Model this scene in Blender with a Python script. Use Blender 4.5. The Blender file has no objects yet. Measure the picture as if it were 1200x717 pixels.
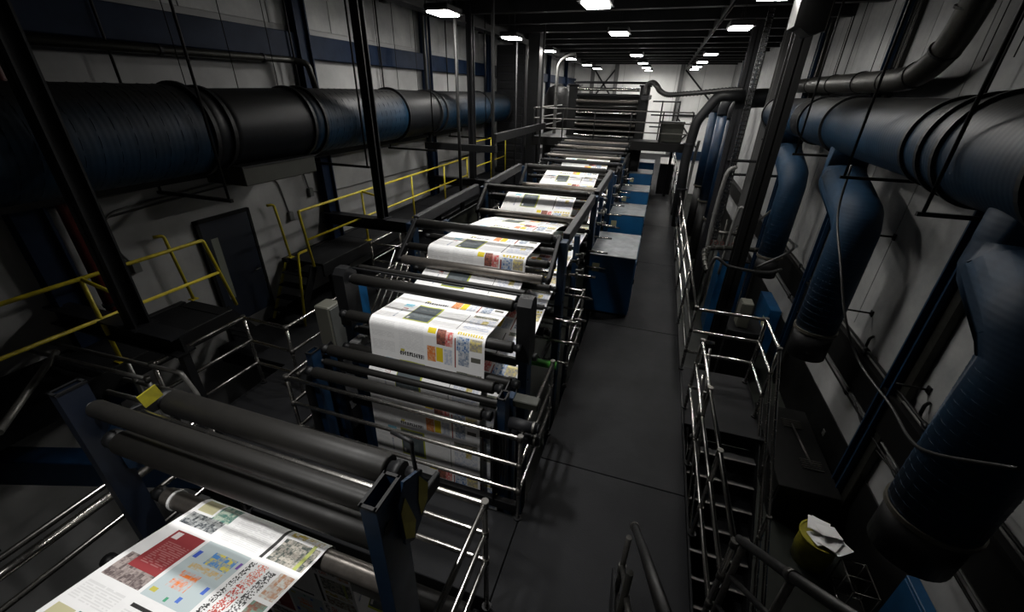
import bpy, math, random
import numpy as np
from mathutils import Vector, Matrix
random.seed(7); rng = np.random.default_rng(11)
C = bpy.context.scene.collection
sc = bpy.context.scene

# ---------------------------------------------------------------- camera
F = 485.0
cd = bpy.data.cameras.new('camera'); cam = bpy.data.objects.new('camera', cd); C.objects.link(cam)
cd.sensor_fit = 'HORIZONTAL'; cd.sensor_width = 36.0; cd.lens = 36.0 * F / 1200.0
cd.clip_start = 0.03; cd.clip_end = 200
Yv = Vector((182, 248.5, -485)).normalized(); Zv = Vector((20, 931.5, 485)); Zv = (Zv - Yv * Yv.dot(Zv)).normalized(); Xv = Yv.cross(Zv)
cam.matrix_world = Matrix.Translation((0, 0, 3.8)) @ Matrix((Xv, Yv, Zv)).to_4x4()
sc.camera = cam
# ---------------------------------------------------------------- world, exposure
w = bpy.data.worlds.new('world'); sc.world = w; w.use_nodes = True
w.node_tree.nodes['Background'].inputs[0].default_value = (0.55, 0.62, 0.75, 1)
w.node_tree.nodes['Background'].inputs[1].default_value = 0.02
sc.view_settings.view_transform = 'Standard'; sc.view_settings.look = 'None'
sc.view_settings.gamma = 1.0; sc.view_settings.use_curve_mapping = False
sc.view_settings.exposure = 0.0
LAMP_EMIT = 120.0
NEAR_W = 420.0

# ---------------------------------------------------------------- materials
def mat(name, col, rough=0.5, metal=0.0, noise=0.0, nscale=4.0, col2=None, bump=0.0, bscale=60.0, wave=None, top_glare=None, spec=0.5):
    m = bpy.data.materials.new(name); m.use_nodes = True; nt = m.node_tree; n = nt.nodes; L = nt.links
    b = n['Principled BSDF']; b.inputs['Roughness'].default_value = rough; b.inputs['Metallic'].default_value = metal
    b.inputs['Specular IOR Level'].default_value = spec
    c4 = (*col, 1); b.inputs['Base Color'].default_value = c4
    tc = n.new('ShaderNodeTexCoord'); last = None
    if noise or col2:
        nz = n.new('ShaderNodeTexNoise'); nz.inputs['Scale'].default_value = nscale; nz.inputs['Detail'].default_value = 6; nz.inputs['Roughness'].default_value = .65
        L.new(tc.outputs['Object'], nz.inputs['Vector'])
        r = n.new('ShaderNodeValToRGB'); r.color_ramp.elements[0].position = .32; r.color_ramp.elements[1].position = .7
        d = col2 if col2 else tuple(c * (1 - noise) for c in col)
        r.color_ramp.elements[0].color = (*d, 1); r.color_ramp.elements[1].color = c4
        L.new(nz.outputs['Fac'], r.inputs['Fac']); last = r.outputs['Color']
        rr = n.new('ShaderNodeMapRange'); rr.inputs['To Min'].default_value = min(1, rough + .12); rr.inputs['To Max'].default_value = max(.03, rough - .06)
        L.new(nz.outputs['Fac'], rr.inputs['Value']); L.new(rr.outputs[0], b.inputs['Roughness'])
    if top_glare:                      # grey top glare of the ducts, painted into upward faces
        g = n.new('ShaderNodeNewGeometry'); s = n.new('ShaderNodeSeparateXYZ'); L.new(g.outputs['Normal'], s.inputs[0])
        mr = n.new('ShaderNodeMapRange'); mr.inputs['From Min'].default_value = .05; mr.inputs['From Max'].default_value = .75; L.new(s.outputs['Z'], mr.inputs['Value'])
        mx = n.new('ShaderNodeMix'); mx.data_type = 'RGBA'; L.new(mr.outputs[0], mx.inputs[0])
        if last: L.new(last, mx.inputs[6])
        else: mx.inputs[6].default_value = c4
        mx.inputs[7].default_value = (*top_glare, 1); last = mx.outputs[2]
    if last: L.new(last, b.inputs['Base Color'])
    h = None
    if wave:
        wv = n.new('ShaderNodeTexWave'); wv.bands_direction = wave[0]; wv.inputs['Scale'].default_value = wave[1]; wv.inputs['Distortion'].default_value = wave[2]
        L.new(tc.outputs['Object'], wv.inputs['Vector']); h = wv.outputs['Fac']; dist = .02
    elif bump:
        nb = n.new('ShaderNodeTexNoise'); nb.inputs['Scale'].default_value = bscale; nb.inputs['Detail'].default_value = 4
        L.new(tc.outputs['Object'], nb.inputs['Vector']); h = nb.outputs['Fac']; dist = .01
    if h is not None:
        bp = n.new('ShaderNodeBump'); bp.inputs['Strength'].default_value = bump or .5; bp.inputs['Distance'].default_value = dist
        L.new(h, bp.inputs['Height']); L.new(bp.outputs[0], b.inputs['Normal'])
    return m
def emit(name, col, s):
    m = bpy.data.materials.new(name); m.use_nodes = True; b = m.node_tree.nodes['Principled BSDF']
    b.inputs['Base Color'].default_value = (*col, 1); b.inputs['Emission Color'].default_value = (*col, 1); b.inputs['Emission Strength'].default_value = s
    return m
M = dict(
 deck=mat('deck_coating', (.0135,.014,.0155), .62, col2=(.0085,.009,.010), nscale=1.6, bump=.15, bscale=90, spec=.12),
 lowfloor=mat('lower_floor', (.018,.021,.017), .5, col2=(.010,.012,.010), nscale=2, spec=.25),
 steel=mat('dark_steel', (.0065,.007,.008), .5, noise=.5, nscale=5, spec=.3),
 column=mat('column_paint', (.009,.0095,.012), .55, noise=.4, nscale=3, spec=.3),
 roller=mat('roller_rubber', (.012,.0115,.0105), .45, noise=.3, nscale=9, spec=.25),
 rollerworn=mat('roller_worn_steel', (.16,.145,.13), .35, .6, noise=.35, nscale=14),
 chrome=mat('polished_rail', (.48,.465,.44), .22, 1.0, noise=.25, nscale=22),
 satin=mat('satin_steel', (.26,.255,.24), .42, .55, noise=.3, nscale=18),
 fitting=mat('cast_fitting', (.15,.145,.135), .42, .9, noise=.4, nscale=30),
 blue=mat('blue_paint', (.003,.021,.055), .45, col2=(.002,.012,.030), nscale=5, spec=.35),
 bluecab=mat('cabinet_blue', (.004,.066,.17), .4, col2=(.003,.045,.12), nscale=3),
 cabtop=mat('cabinet_top', (.17,.18,.19), .45, .3, col2=(.07,.08,.09), nscale=4),
 bluebeam=mat('blue_beam', (.004,.013,.036), .6, noise=.4, nscale=4, spec=.15),
 duct=mat('duct_blue', (.002,.022,.050), .5, col2=(.003,.013,.027), nscale=2.5, top_glare=(.008,.008,.008), wave=('Y', 5.0, .4), bump=.05, spec=.25),
 ductplain=mat('duct_metal', (.006,.0075,.010), .46, .1, noise=.4, nscale=5, top_glare=(.009,.009,.009), spec=.2),
 drop=mat('drop_blue', (.002,.024,.056), .6, col2=(.0015,.015,.036), nscale=4, wave=('Z', 6.0, .3), bump=.06, spec=.3),
 cuff=mat('drop_cuff', (.006,.006,.0065), .5, noise=.4, nscale=8),
 band=mat('clamp_band', (.13,.12,.10), .45, .5),
 galv=mat('galvanized', (.036,.036,.031), .42, .6, noise=.45, nscale=8),
 yellow=mat('yellow_paint', (.56,.46,.02), .42, col2=(.38,.31,.012), nscale=12),
 dirtyyellow=mat('yellow_drum', (.30,.27,.015), .5, col2=(.16,.14,.01), nscale=9),
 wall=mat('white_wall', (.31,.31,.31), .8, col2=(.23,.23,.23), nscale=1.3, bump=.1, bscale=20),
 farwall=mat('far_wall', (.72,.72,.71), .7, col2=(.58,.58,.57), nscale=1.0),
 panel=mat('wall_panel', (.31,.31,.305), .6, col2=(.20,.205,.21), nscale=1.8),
 black=mat('black_paint', (.004,.004,.004), .5, noise=.4, nscale=4, spec=.2),
 ceil=mat('ceiling_dark', (.014,.014,.015), .8),
 door=mat('door_blue', (.004,.008,.018), .45, noise=.3, nscale=2),
 glass=mat('door_glass', (.16,.17,.15), .15, 0),
 red=mat('red_pipe', (.10,.010,.008), .5, noise=.4, nscale=6),
 cond=mat('conduit', (.11,.11,.11), .5, .4),
 box=mat('grey_box', (.10,.105,.10), .5, noise=.2),
 beige=mat('beige_box', (.12,.12,.10), .5),
 olive=mat('olive_panel', (.02,.022,.014), .55, noise=.4, nscale=3),
 ltgrey=mat('light_grey', (.12,.12,.115), .5, .2, noise=.2),
 paper=mat('paper_white', (.82,.82,.82), .6),
 green=mat('green_roller', (.05,.24,.03), .5),
 label=mat('label_yellow', (.36,.34,.20), .6),
 lamp=emit('lamp_diffuser', (1.0,.97,.92), LAMP_EMIT),
 rubber=mat('black_hose', (.012,.012,.012), .45, noise=.4, nscale=20),
)
# ---------------------------------------------------------------- mesh builder
class MB:
    def __init__(s): s.v=[]; s.f=[]; s.sm=[]
    def add(s, vs, fs, sm=False):
        o=len(s.v); s.v += [tuple(v) for v in vs]; s.f += [tuple(i+o for i in f) for f in fs]; s.sm += [sm]*len(fs); return s
    def box(s, x0,x1,y0,y1,z0,z1, ch=0.0, R=None, c=None):
        x0,x1=min(x0,x1),max(x0,x1); y0,y1=min(y0,y1),max(y0,y1); z0,z1=min(z0,z1),max(z0,z1)
        if not ch:
            vs=[(x,y,z) for z in (z0,z1) for y in (y0,y1) for x in (x0,x1)]
            fs=[(0,2,3,1),(4,5,7,6),(0,1,5,4),(2,6,7,3),(0,4,6,2),(1,3,7,5)]
        else:
            ch=min(ch,(x1-x0)/3,(y1-y0)/3,(z1-z0)/3); vs=[]; idx={}
            X=(x0,x1);Y=(y0,y1);Z=(z0,z1)
            for i in (0,1):
                for j in (0,1):
                    for k in (0,1):
                        sx=ch*(1-2*i); sy=ch*(1-2*j); sz=ch*(1-2*k)
                        for a,p in enumerate(((X[i],Y[j]+sy,Z[k]+sz),(X[i]+sx,Y[j],Z[k]+sz),(X[i]+sx,Y[j]+sy,Z[k]))):
                            idx[(i,j,k,a)]=len(vs); vs.append(p)
            fs=[]
            q=[(0,0),(1,0),(1,1),(0,1)]
            for i in (0,1):
                fs.append([idx[(i,a,b,0)] for a,b in q]); fs.append([idx[(a,i,b,1)] for a,b in q]); fs.append([idx[(a,b,i,2)] for a,b in q])
            for a in (0,1):
                for b in (0,1):
                    fs.append([idx[(a,b,0,0)],idx[(a,b,1,0)],idx[(a,b,1,1)],idx[(a,b,0,1)]])
                    fs.append([idx[(a,0,b,0)],idx[(a,1,b,0)],idx[(a,1,b,2)],idx[(a,0,b,2)]])
                    fs.append([idx[(0,a,b,1)],idx[(1,a,b,1)],idx[(1,a,b,2)],idx[(0,a,b,2)]])
            for i in (0,1):
                for j in (0,1):
                    for k in (0,1): fs.append([idx[(i,j,k,0)],idx[(i,j,k,1)],idx[(i,j,k,2)]])
            cc=Vector(((x0+x1)/2,(y0+y1)/2,(z0+z1)/2)); out=[]
            for f in fs:
                p=[Vector(vs[t]) for t in f]; nn=(p[1]-p[0]).cross(p[2]-p[0]); m=sum(p,Vector())/len(p)-cc
                out.append(f if nn.dot(m)>0 else f[::-1])
            fs=out
        if R is not None:
            c=Vector(c) if c is not None else Vector(((x0+x1)/2,(y0+y1)/2,(z0+z1)/2))
            vs=[R@(Vector(v)-c)+c for v in vs]
        return s.add(vs,fs)
    def bar(s, p0, p1, wx, wz, up=(0,0,1), ch=0.0):     # rectangular bar from p0 to p1
        p0=Vector(p0);p1=Vector(p1);d=(p1-p0);L=d.length;d.normalize();u=Vector(up)
        if abs(d.dot(u))>.98: u=Vector((0,1,0))
        a=d.cross(u).normalized(); u=a.cross(d).normalized()
        t=MB().box(-wx/2,wx/2,0,L,-wz/2,wz/2,ch)
        return s.add([p0+a*v[0]+d*v[1]+u*v[2] for v in t.v], t.f)
    def cyl(s, p0, p1, r, seg=16, r1=None, caps=True):
        return s.tube([p0,p1],[r, r if r1 is None else r1],seg,caps)
    def tube(s, pts, r, seg=12, caps=True):
        pts=[Vector(p) for p in pts]; n=len(pts); rs=r if isinstance(r,(list,tuple)) else [r]*n
        vs=[];fs=[]; pa=None
        for i,p in enumerate(pts):
            d=(pts[min(i+1,n-1)]-pts[max(i-1,0)]).normalized()
            if pa is None:
                u=Vector((0,0,1)) if abs(d.z)<.9 else Vector((1,0,0)); a=d.cross(u).normalized()
            else: a=(pa-d*pa.dot(d)).normalized()
            pa=a; b=d.cross(a)
            k=1.0
            if 0<i<n-1:
                c_=(pts[i]-pts[i-1]).normalized().dot((pts[i+1]-pts[i]).normalized()); k=1/max(.6,math.sqrt((1+c_)/2))
            for j in range(seg):
                t=2*math.pi*j/seg; vs.append(p+(a*math.cos(t)+b*math.sin(t))*rs[i]*(k if False else 1))
        for i in range(n-1):
            for j in range(seg):
                fs.append((i*seg+j,i*seg+(j+1)%seg,(i+1)*seg+(j+1)%seg,(i+1)*seg+j))
        s.add(vs,fs,True)
        if caps: 
            o=len(s.v)-len(vs); s.f.append(tuple(o+j for j in range(seg))[::-1]); s.sm.append(False)
            s.f.append(tuple(o+(n-1)*seg+j for j in range(seg))); s.sm.append(False)
        return s
    def ring(s, c, axis, r0, r1, h, seg=24):            # washer/band around an axis
        c=Vector(c); d=Vector(axis).normalized(); u=Vector((0,0,1)) if abs(d.z)<.9 else Vector((1,0,0)); a=d.cross(u).normalized(); b=d.cross(a); vs=[];fs=[]
        for (r,t) in ((r0,-h/2),(r1,-h/2),(r1,h/2),(r0,h/2)):
            for j in range(seg):
                th=2*math.pi*j/seg; vs.append(c+d*t+(a*math.cos(th)+b*math.sin(th))*r)
        for k in range(4):
            for j in range(seg): fs.append((k*seg+j,k*seg+(j+1)%seg,((k+1)%4)*seg+(j+1)%seg,((k+1)%4)*seg+j))
        return s.add(vs,fs,False)
    def prism(s, poly, axis, a0, a1):                   # extrude 2D polygon along an axis
        def P(p,a): return {'x':(a,p[0],p[1]),'y':(p[0],a,p[1]),'z':(p[0],p[1],a)}[axis]
        n=len(poly); vs=[P(p,a0) for p in poly]+[P(p,a1) for p in poly]
        fs=[tuple(range(n))[::-1],tuple(range(n,2*n))]+[(i,(i+1)%n,n+(i+1)%n,n+i) for i in range(n)]
        return s.add(vs,fs)
import bmesh
def wl(o): return Vector(o.get('_w',(0,0,0)))
ALLW={}
def obj(name, mb, m, parent=None, origin=None):
    if origin is None:
        if parent is None:
            a=np.array(mb.v); origin=((a[:,0].min()+a[:,0].max())/2,(a[:,1].min()+a[:,1].max())/2,a[:,2].min())
        else:
            a=np.array(mb.v); origin=tuple(a.mean(0))
    o_=Vector(origin); me=bpy.data.meshes.new(name); me.from_pydata([tuple(Vector(v)-o_) for v in mb.v],[],mb.f)
    for p,sm in zip(me.polygons,mb.sm): p.use_smooth=sm
    bm=bmesh.new(); bm.from_mesh(me); bmesh.ops.recalc_face_normals(bm,faces=bm.faces); bm.to_mesh(me); bm.free()
    me.materials.append(M[m] if isinstance(m,str) else m)
    o=bpy.data.objects.new(name,me); C.objects.link(o)
    ALLW[o]=o_
    if parent is not None: o.parent=parent; o.location=o_-ALLW[parent]
    else: o.location=o_
    return o
def thing(name,label,cat,loc,group=None):
    o=bpy.data.objects.new(name,None); C.objects.link(o); o.location=loc; o.empty_display_size=.1; ALLW[o]=Vector(loc)
    o['label']=label; o['category']=cat
    if group: o['group']=group
    return o
def tag(o,label,cat,group=None):
    o['label']=label; o['category']=cat
    if group: o['group']=group
    return o
def struct(o, label=None):
    o['kind']='structure'
    if label: o['label']=label
    return o
def dup(root, loc, label=None, parent=None):
    r=root.copy(); C.objects.link(r); r.location=loc if loc is not None else root.location
    if parent is not None: r.parent=parent
    if label: r['label']=label
    w_=Vector(r.location)+(ALLW[parent] if parent is not None else Vector()); ALLW[r]=w_
    for ch in list(root.children):
        if ch!=r: dup(ch,None,None,r)
    return r
def smooth(pts, n=6):                                   # Catmull-Rom through points
    P=[Vector(p) for p in pts]; P=[2*P[0]-P[1]]+P+[2*P[-1]-P[-2]]; out=[]
    for i in range(1,len(P)-2):
        for k in range(n):
            t=k/n; a,b,c,d=P[i-1],P[i],P[i+1],P[i+2]
            out.append(.5*((2*b)+(c-a)*t+(2*a-5*b+4*c-d)*t*t+(3*b-a-3*c+d)*t**3))
    out.append(P[-2]); return out
def fillet(pts, r=.06, n=4):
    P=[Vector(p) for p in pts]; out=[P[0]]
    for i in range(1,len(P)-1):
        a=(P[i-1]-P[i]);b=(P[i+1]-P[i]); rr=min(r,a.length*.45,b.length*.45); a=P[i]+a.normalized()*rr; b=P[i]+b.normalized()*rr
        for k in range(n+1):
            t=k/n; out.append(a*(1-t)**2+P[i]*2*t*(1-t)+b*t*t)
    out.append(P[-1]); return out

# ================================================================ SETTING
XL,XR,YN,YF=-6.4,3.8,-2.5,33.0
ZC=6.7; ZF=-2.6
fl=obj('floor',MB().box(.88,.9,YN,YF,-.32,0).box(-3.32,-3.3,YN,YF,-.32,-.0),'steel'); struct(fl)
def slab(x0,x1,y0,y1,z1=0.0,t=.28,m='deck'): return obj('slab',MB().box(x0+.004,x1-.004,y0+.004,y1-.004,z1-t,z1,.006),m,fl)
ys=[YN,.2,3.43,6.9,10.4,13.9,17.4,20.9,24.4,27.9,YF]
for a,b in zip(ys[:-1],ys[1:]): slab(-.72,.88,a,b)
slab(-3.3,-.72,1.8,2.62); slab(-3.3,-.72,15.2,YF); slab(-3.3,-.72,YN,-.8)
slab(-4.9,-3.32,1.9,5.45); slab(XL,-4.9,3.95,5.45,-.08)
ys=[5.45,9,12.5,16,20,24,28,YF]
for a,b in zip(ys[:-1],ys[1:]): slab(XL,-3.32,a,b)
slab(.9,1.85,4.6,5.95,0,.2)
struct(obj('floor_lower',MB().box(XL,XR,YN,YF,ZF-.2,ZF),'lowfloor'),'dark lower hall floor below the press deck')
# walls
wlft=struct(obj('wall_left',MB().box(XL-.25,XL-.02,YN,YF,ZF,ZC),'wall'))
wrgt=struct(obj('wall_right',MB().box(XR+.02,XR+.25,YN,YF,ZF,ZC),'wall'))
wfar=struct(obj('wall_back',MB().box(XL-.25,XR+.25,YF,YF+.25,ZF,ZC),'wall'))
struct(obj('wall_front',MB().box(XL-.25,XR+.25,YN-.25,YN,ZF,ZC),'wall'))
cl=struct(obj('ceiling',MB().box(XL-.25,XR+.25,YN-.25,YF+.25,ZC,ZC+.2),'ceil'))
for k in range(24):            # upper sheet panels, left and right
    y0=YN+k*1.5; y1=min(y0+1.485,YF)
    if y0>=YF: break
    obj('panel',MB().box(XL-.02,XL,y0,y1,4.72,ZC,.004),'panel',wlft)
    obj('panel',MB().box(XR,XR+.02,y0,y1,.26,ZC,.004),'panel',wrgt)
for k in range(8):
    y0=max(YN,-2.0+k*4.5-4.5*0); obj('panel',MB().box(XL-.02,XL,y0+.005,min(y0+4.49,YF),-.3,4.70,.004),'wall',wlft)
for k in range(6):
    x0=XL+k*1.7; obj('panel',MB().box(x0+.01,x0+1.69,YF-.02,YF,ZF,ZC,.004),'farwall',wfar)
n=[0]
def trim(mb,m,label=None):
    n[0]+=1; o=obj('trim_%d'%n[0],mb,m); return struct(o,label)
trim(MB().box(XL,XL+.14,YN,YF,4.24,4.62,.01),'bluebeam','dark blue horizontal girt along the left wall')
trim(MB().box(XR-.02,XR,YN,YF,ZF,-1.32,.004),'black','black painted dado along the foot of the right wall')
trim(MB().box(XR-.12,XR,YN,YF,-.50,.08,.01).box(XR-.16,XR,YN,YF,.08,.12),'black','dark steel ledge beam along the right wall at deck level')
trim(MB().box(XL,XL+.10,YN,3.7,.62,.92,.01).box(XL,XL+.10,5.6,YF,.62,.92,.01),'steel')
# far wall framing
fw=MB()
for x in (-5.1,-3.5,.7): fw.box(x-.13,x+.13,YF-.2,YF-.02,ZF,ZC)
trim(fw,'cond','grey vertical posts on the far end wall')
fw=MB()
for (x0,z0,x1,z1) in ((-5.0,5.2,-3.6,3.4),(-5.0,3.4,-3.6,5.2),(.9,5.2,3.6,2.6),(.9,2.4,2.6,.4),(.9,.4,2.6,2.4)):
    fw.bar((x0,YF-.1,z0),(x1,YF-.1,z1),.1,.1,(0,1,0))
fw.box(.7,XR,YF-.12,YF-.02,2.45,2.6)
trim(MB().box(.7,XR,YF-.14,YF-.02,-.3,.3),'blue','blue horizontal beam low on the far end wall')
trim(fw,'column','diagonal cross bracing on the far end wall')
# ceiling girders
def girder(x, z0,z1,wd,m='steel'):
    return MB().box(x-wd/2,x+wd/2,YN,YF,z0,z0+.03).box(x-.02,x+.02,YN,YF,z0,z1).box(x-wd/2,x+wd/2,YN,YF,z1-.03,z1)
o=obj('ceiling_girder',girder(-5.15,5.25,5.75,.3),'steel'); struct(o)
o=obj('ceiling_girder',girder(.95,5.38,5.7,.06),'steel'); struct(o)
y=-1.5; k=0
while y<YF:
    mb=MB().box(XL+.15,XR-.05,y-.1,y+.1,5.45,5.48).box(XL+.15,XR-.05,y-.012,y+.012,5.45,5.85).box(XL+.15,XR-.05,y-.1,y+.1,5.82,5.85)
    o=obj('ceiling_crossbeam',mb,'steel'); struct(o); y+=1.85
for x in (-3.2,-.1,2.3):
    struct(obj('ceiling_purlin',MB().box(x-.05,x+.05,YN,YF,5.86,6.0),'steel'))
# wall columns
def wallcol(x,y,m,z0=.95,wd=.26,dp=.16,side=1):
    z1=ZC-.02; a,b=(x,x+side*dp)
    mb=MB().box(a,b,y-wd/2,y-wd/2+.03,z0,z1).box(a,b,y+wd/2-.03,y+wd/2,z0,z1).box((a+b)/2-.015,(a+b)/2+.015,y-wd/2,y+wd/2,z0,z1)
    return mb
for k,y in enumerate((-2.0,2.5,7.0,11.5,16,20.5,25,29.5)):
    struct(obj('wall_column',wallcol(XL+.05,y,'bluebeam',-.3 if y>5.4 else .0,.30),'bluebeam'))
for k,y in enumerate((2.4,6.15,10.3,15,19.5,24,28.5)):
    c_=obj('wall_column',wallcol(XR,y,'blue',ZF,.22,.18,-1),'blue'); struct(c_)
    obj('flange',MB().box(XR-.10,XR,y-.30,y-.14,ZF,ZC-.02,.01),'galv',c_)

# ---------------------------------------------------------------- door, left
d=thing('door_1','dark blue steel door with a narrow glass slit in the left wall','door',(XL+.03,4.72,-.08)); d['kind']='structure'
del d['category']
obj('door_frame',MB().box(XL,XL+.06,4.22,4.27,-.08,1.98).box(XL,XL+.06,5.12,5.17,-.08,1.98).box(XL,XL+.06,4.22,5.17,1.93,1.98),'black',d)
lf=obj('door_leaf',MB().box(XL,XL+.05,4.27,5.12,-.07,1.93,.006),'door',d)
obj('window_slit',MB().box(XL+.045,XL+.056,4.38,4.50,.62,1.66,.003),'glass',lf)
obj('door_handle',MB().cyl((XL+.05,5.02,.95),(XL+.11,5.02,.95),.012,8).cyl((XL+.11,5.04,.95),(XL+.11,4.92,.95),.012,8),'fitting',lf)
obj('kick_plate',MB().box(XL+.05,XL+.054,4.3,5.09,-.05,.18,.001),'cond',lf)

# ================================================================ LIGHTS
def light(x,y,label,row):
    t=thing('ceiling_light',label,'light',(x,y,5.12),row)
    obj('housing',MB().box(x-.24,x+.24,y-.33,y+.33,5.10,5.20,.02).box(x-.26,x+.26,y-.35,y+.35,5.085,5.10),'steel',t)
    obj('diffuser',MB().box(x-.20,x+.20,y-.29,y+.29,5.062,5.082,.004),'lamp',t)
    obj('hanger_rod',MB().cyl((x,y-.25,5.2),(x,y-.25,6.69),.006,6).cyl((x,y+.25,5.2),(x,y+.25,6.69),.006,6),'steel',t)
    return t
ordn=['nearest','second','third','fourth','fifth','sixth','farthest']
def row(x,yl,nm,g):
    for k,y in enumerate(yl):
        if y<8: lab='bright light panel of the %s row above the %s'%(nm,'viewer' if y<2 else 'nearest page hump, out of frame')
        else:
            i=[q for q in yl if q>=8].index(y); lab='%s bright panel in the %s row of ceiling lights'%(ordn[i] if i<len([q for q in yl if q>=8])-1 else 'farthest',nm)
        light(x,y,lab,g)
row(-4.3,[8.66,12.77,16.9,20.86,25.4,29.2],'left','ceiling lights over the left walkway')
row(-1.35,[8.33,12.2,19.0,23.8,27.7,31.2],'middle','ceiling lights over the press')
row(1.25,[8.1,11.6,18.65,23,26.6,29.3],'right','ceiling lights over the aisle')

def add_spot(x,y,label,power,ang):  # added unseen lamps; narrow beams brighten the near paper and spare the walls
    t=thing('added_spot',label,'light',(x,y,4.95),'added unseen spots over the near end of the press')
    obj('reflector',MB().tube([(x,y,4.96),(x,y,5.02),(x,y,5.2),(x,y,5.3)],[.24,.22,.12,.07],28,False).cyl((x,y,5.3),(x,y,5.42),.08,20),'steel',t)
    obj('hanger_rod',MB().cyl((x,y,5.42),(x,y,6.69),.008,8),'steel',t)
    ld=bpy.data.lights.new('spot_source','SPOT'); ld.energy=power; ld.spot_size=math.radians(ang); ld.spot_blend=.75; ld.shadow_soft_size=.12; ld.color=(1,.98,.95)
    o=bpy.data.objects.new('spot_source',ld); C.objects.link(o); o.parent=t; o.location=(0,0,.06)
add_spot(-2.0,.3,'added narrow spot above the nearest gantry, out of frame over the viewer',NEAR_W*.72,84)
add_spot(-2.0,2.4,'added narrow spot above the low gantry, out of frame',NEAR_W,80)
add_spot(-2.0,4.6,'added narrow spot above the tilted roller arms, out of frame',NEAR_W*.8,80)
# ================================================================ RAILINGS
def railing(name,label,cat,top,offs,post_pts,m='chrome',r=.021,group=None,fit=True,mf='fitting',base=0.0,pr=None):
    """top: polyline of the top rail; offs: drops of the lower rails; post_pts: (x,y,ztop,zbase)"""
    t=thing(name,label,cat,(top[0][0],top[0][1],base),group)
    nm=['top_rail','mid_rail','low_rail','toe_rail']
    for i,o_ in enumerate([0]+list(offs)):
        pts=fillet([(p[0],p[1],p[2]-o_) for p in top],.03,3)
        rl=obj(nm[i],MB().tube(pts,r,12),m,t)
        if fit:
            for (x,y,z1,z0) in post_pts: obj('joint',MB().tube([(x,y,z1-o_-.035),(x,y,z1-o_+.03)],r*1.3,12),mf,rl)
    for (x,y,z1,z0) in post_pts:
        p=obj('post',MB().cyl((x,y,z0),(x,y,z1),pr or r,12),m,t)
        obj('base_flange',MB().cyl((x,y,z0),(x,y,z0+.02),r*1.9,12),'steel',p)
    return t
# near pit guard and the low-gantry guard
H0=1.285
railing('guard_rail','three-bar polished guard rail around the nearest pit on the walkway side','railing',
 [(-3.3,-1.2,H0),(-3.3,1.75,H0),(-.73,1.75,H0),(-.73,-1.2,H0)],(.32,.64),[(-3.3,1.75,H0,0),(-.73,1.75,H0,0),(-3.3,.2,H0,0),(-.73,.2,H0,0)])
H1=1.08
railing('guard_rail','three-bar polished guard rail crossing in front of the hanging printed sheets','railing',
 [(-3.32,3.3,H1),(-3.32,2.6,H1),(-.735,2.6,H1),(-.735,3.85,H1)],(.34,.68),[(-3.32,2.6,H1,0),(-.735,2.6,H1,0),(-.735,3.82,H1,0)])
railing('guard_rail','polished guard rail loop on the aisle side before the first blue cabinet','railing',
 [(-2.6,4.82,1.08),(-.73,4.82,1.08),(-.73,5.84,1.08),(-2.6,5.84,1.08)],(.34,.68),[(-.73,4.82,1.08,0),(-.73,5.84,1.08,0)],r=.019)
railing('guard_rail','short polished guard rail on the left walkway seen past the tilted roller arm','railing',
 [(-4.1,6.54,1.08),(-5.07,6.54,1.08),(-5.07,7.57,1.08),(-4.5,7.57,1.08)],(.36,.72),[(-5.07,6.54,1.08,0),(-5.07,7.57,1.08,0)],r=.022)
railing('guard_rail','polished guard rail along the left side of the press behind the long beam','railing',
 [(-3.5,5.9,1.3),(-3.5,9.6,1.3)],(.36,.72),[(-3.5,5.95,1.3,0),(-3.5,9.6,1.3,0),(-3.5,7.8,1.3,0)],r=.02)
# left deck rail enclosing walkway
railing('guard_rail','steel guard rail bending around the small left walkway by the blue door','railing',
 [(-4.86,2.25,1.07),(-4.84,3.43,1.07),(-4.12,3.41,1.07),(-4.08,4.9,1.07)],(.36,.72),
 [(-4.86,2.3,1.07,0),(-4.84,3.43,1.07,0),(-4.12,3.41,1.07,0),(-4.08,4.85,1.07,0)],r=.022)
railing('guard_rail','worn double-tube guard rail at the lower left running to the left wall','railing',
 [(-6.38,2.02,1.07),(-4.62,2.10,1.07)],(.34,.62),[(-4.64,2.10,1.07,0)],r=.022,m='satin')
railing('guard_rail','dull steel guard rail bent down at its end in the lower left corner','railing',
 [(-6.38,2.2,1.07),(-4.42,2.29,1.07),(-4.30,2.29,.82),(-4.30,2.29,.1)],(.30,.60,),[(-5.2,2.25,1.07,0)],r=.024,m='satin',fit=False)
tag(obj('stair_handrail',MB().cyl((-6.1,2.1,1.07),(-5.05,1.15,1.07),.034,14),'satin'),'thick slanting steel handrail in the lower left corner','handrail')
# left pit lower rails
tag(obj('chrome_tube',MB().cyl((-3.42,-1.0,1.09),(-3.42,1.35,1.09),.034,16),'chrome'),'thick polished tube running under the rail left of the near printed sheet','tube')
bb=obj('blue_floor_beam',MB().box(-.11,.11,-1.3,1.3,0,.34,.01),'blue',None,(0,0,0)); bb.location=(-4.9,1.62,.02); bb.rotation_euler=(0,0,math.radians(-72)); ALLW[bb]=Vector(bb.location)
tag(bb,'low dark blue beam lying under the rails at the lower left','beam')

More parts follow.
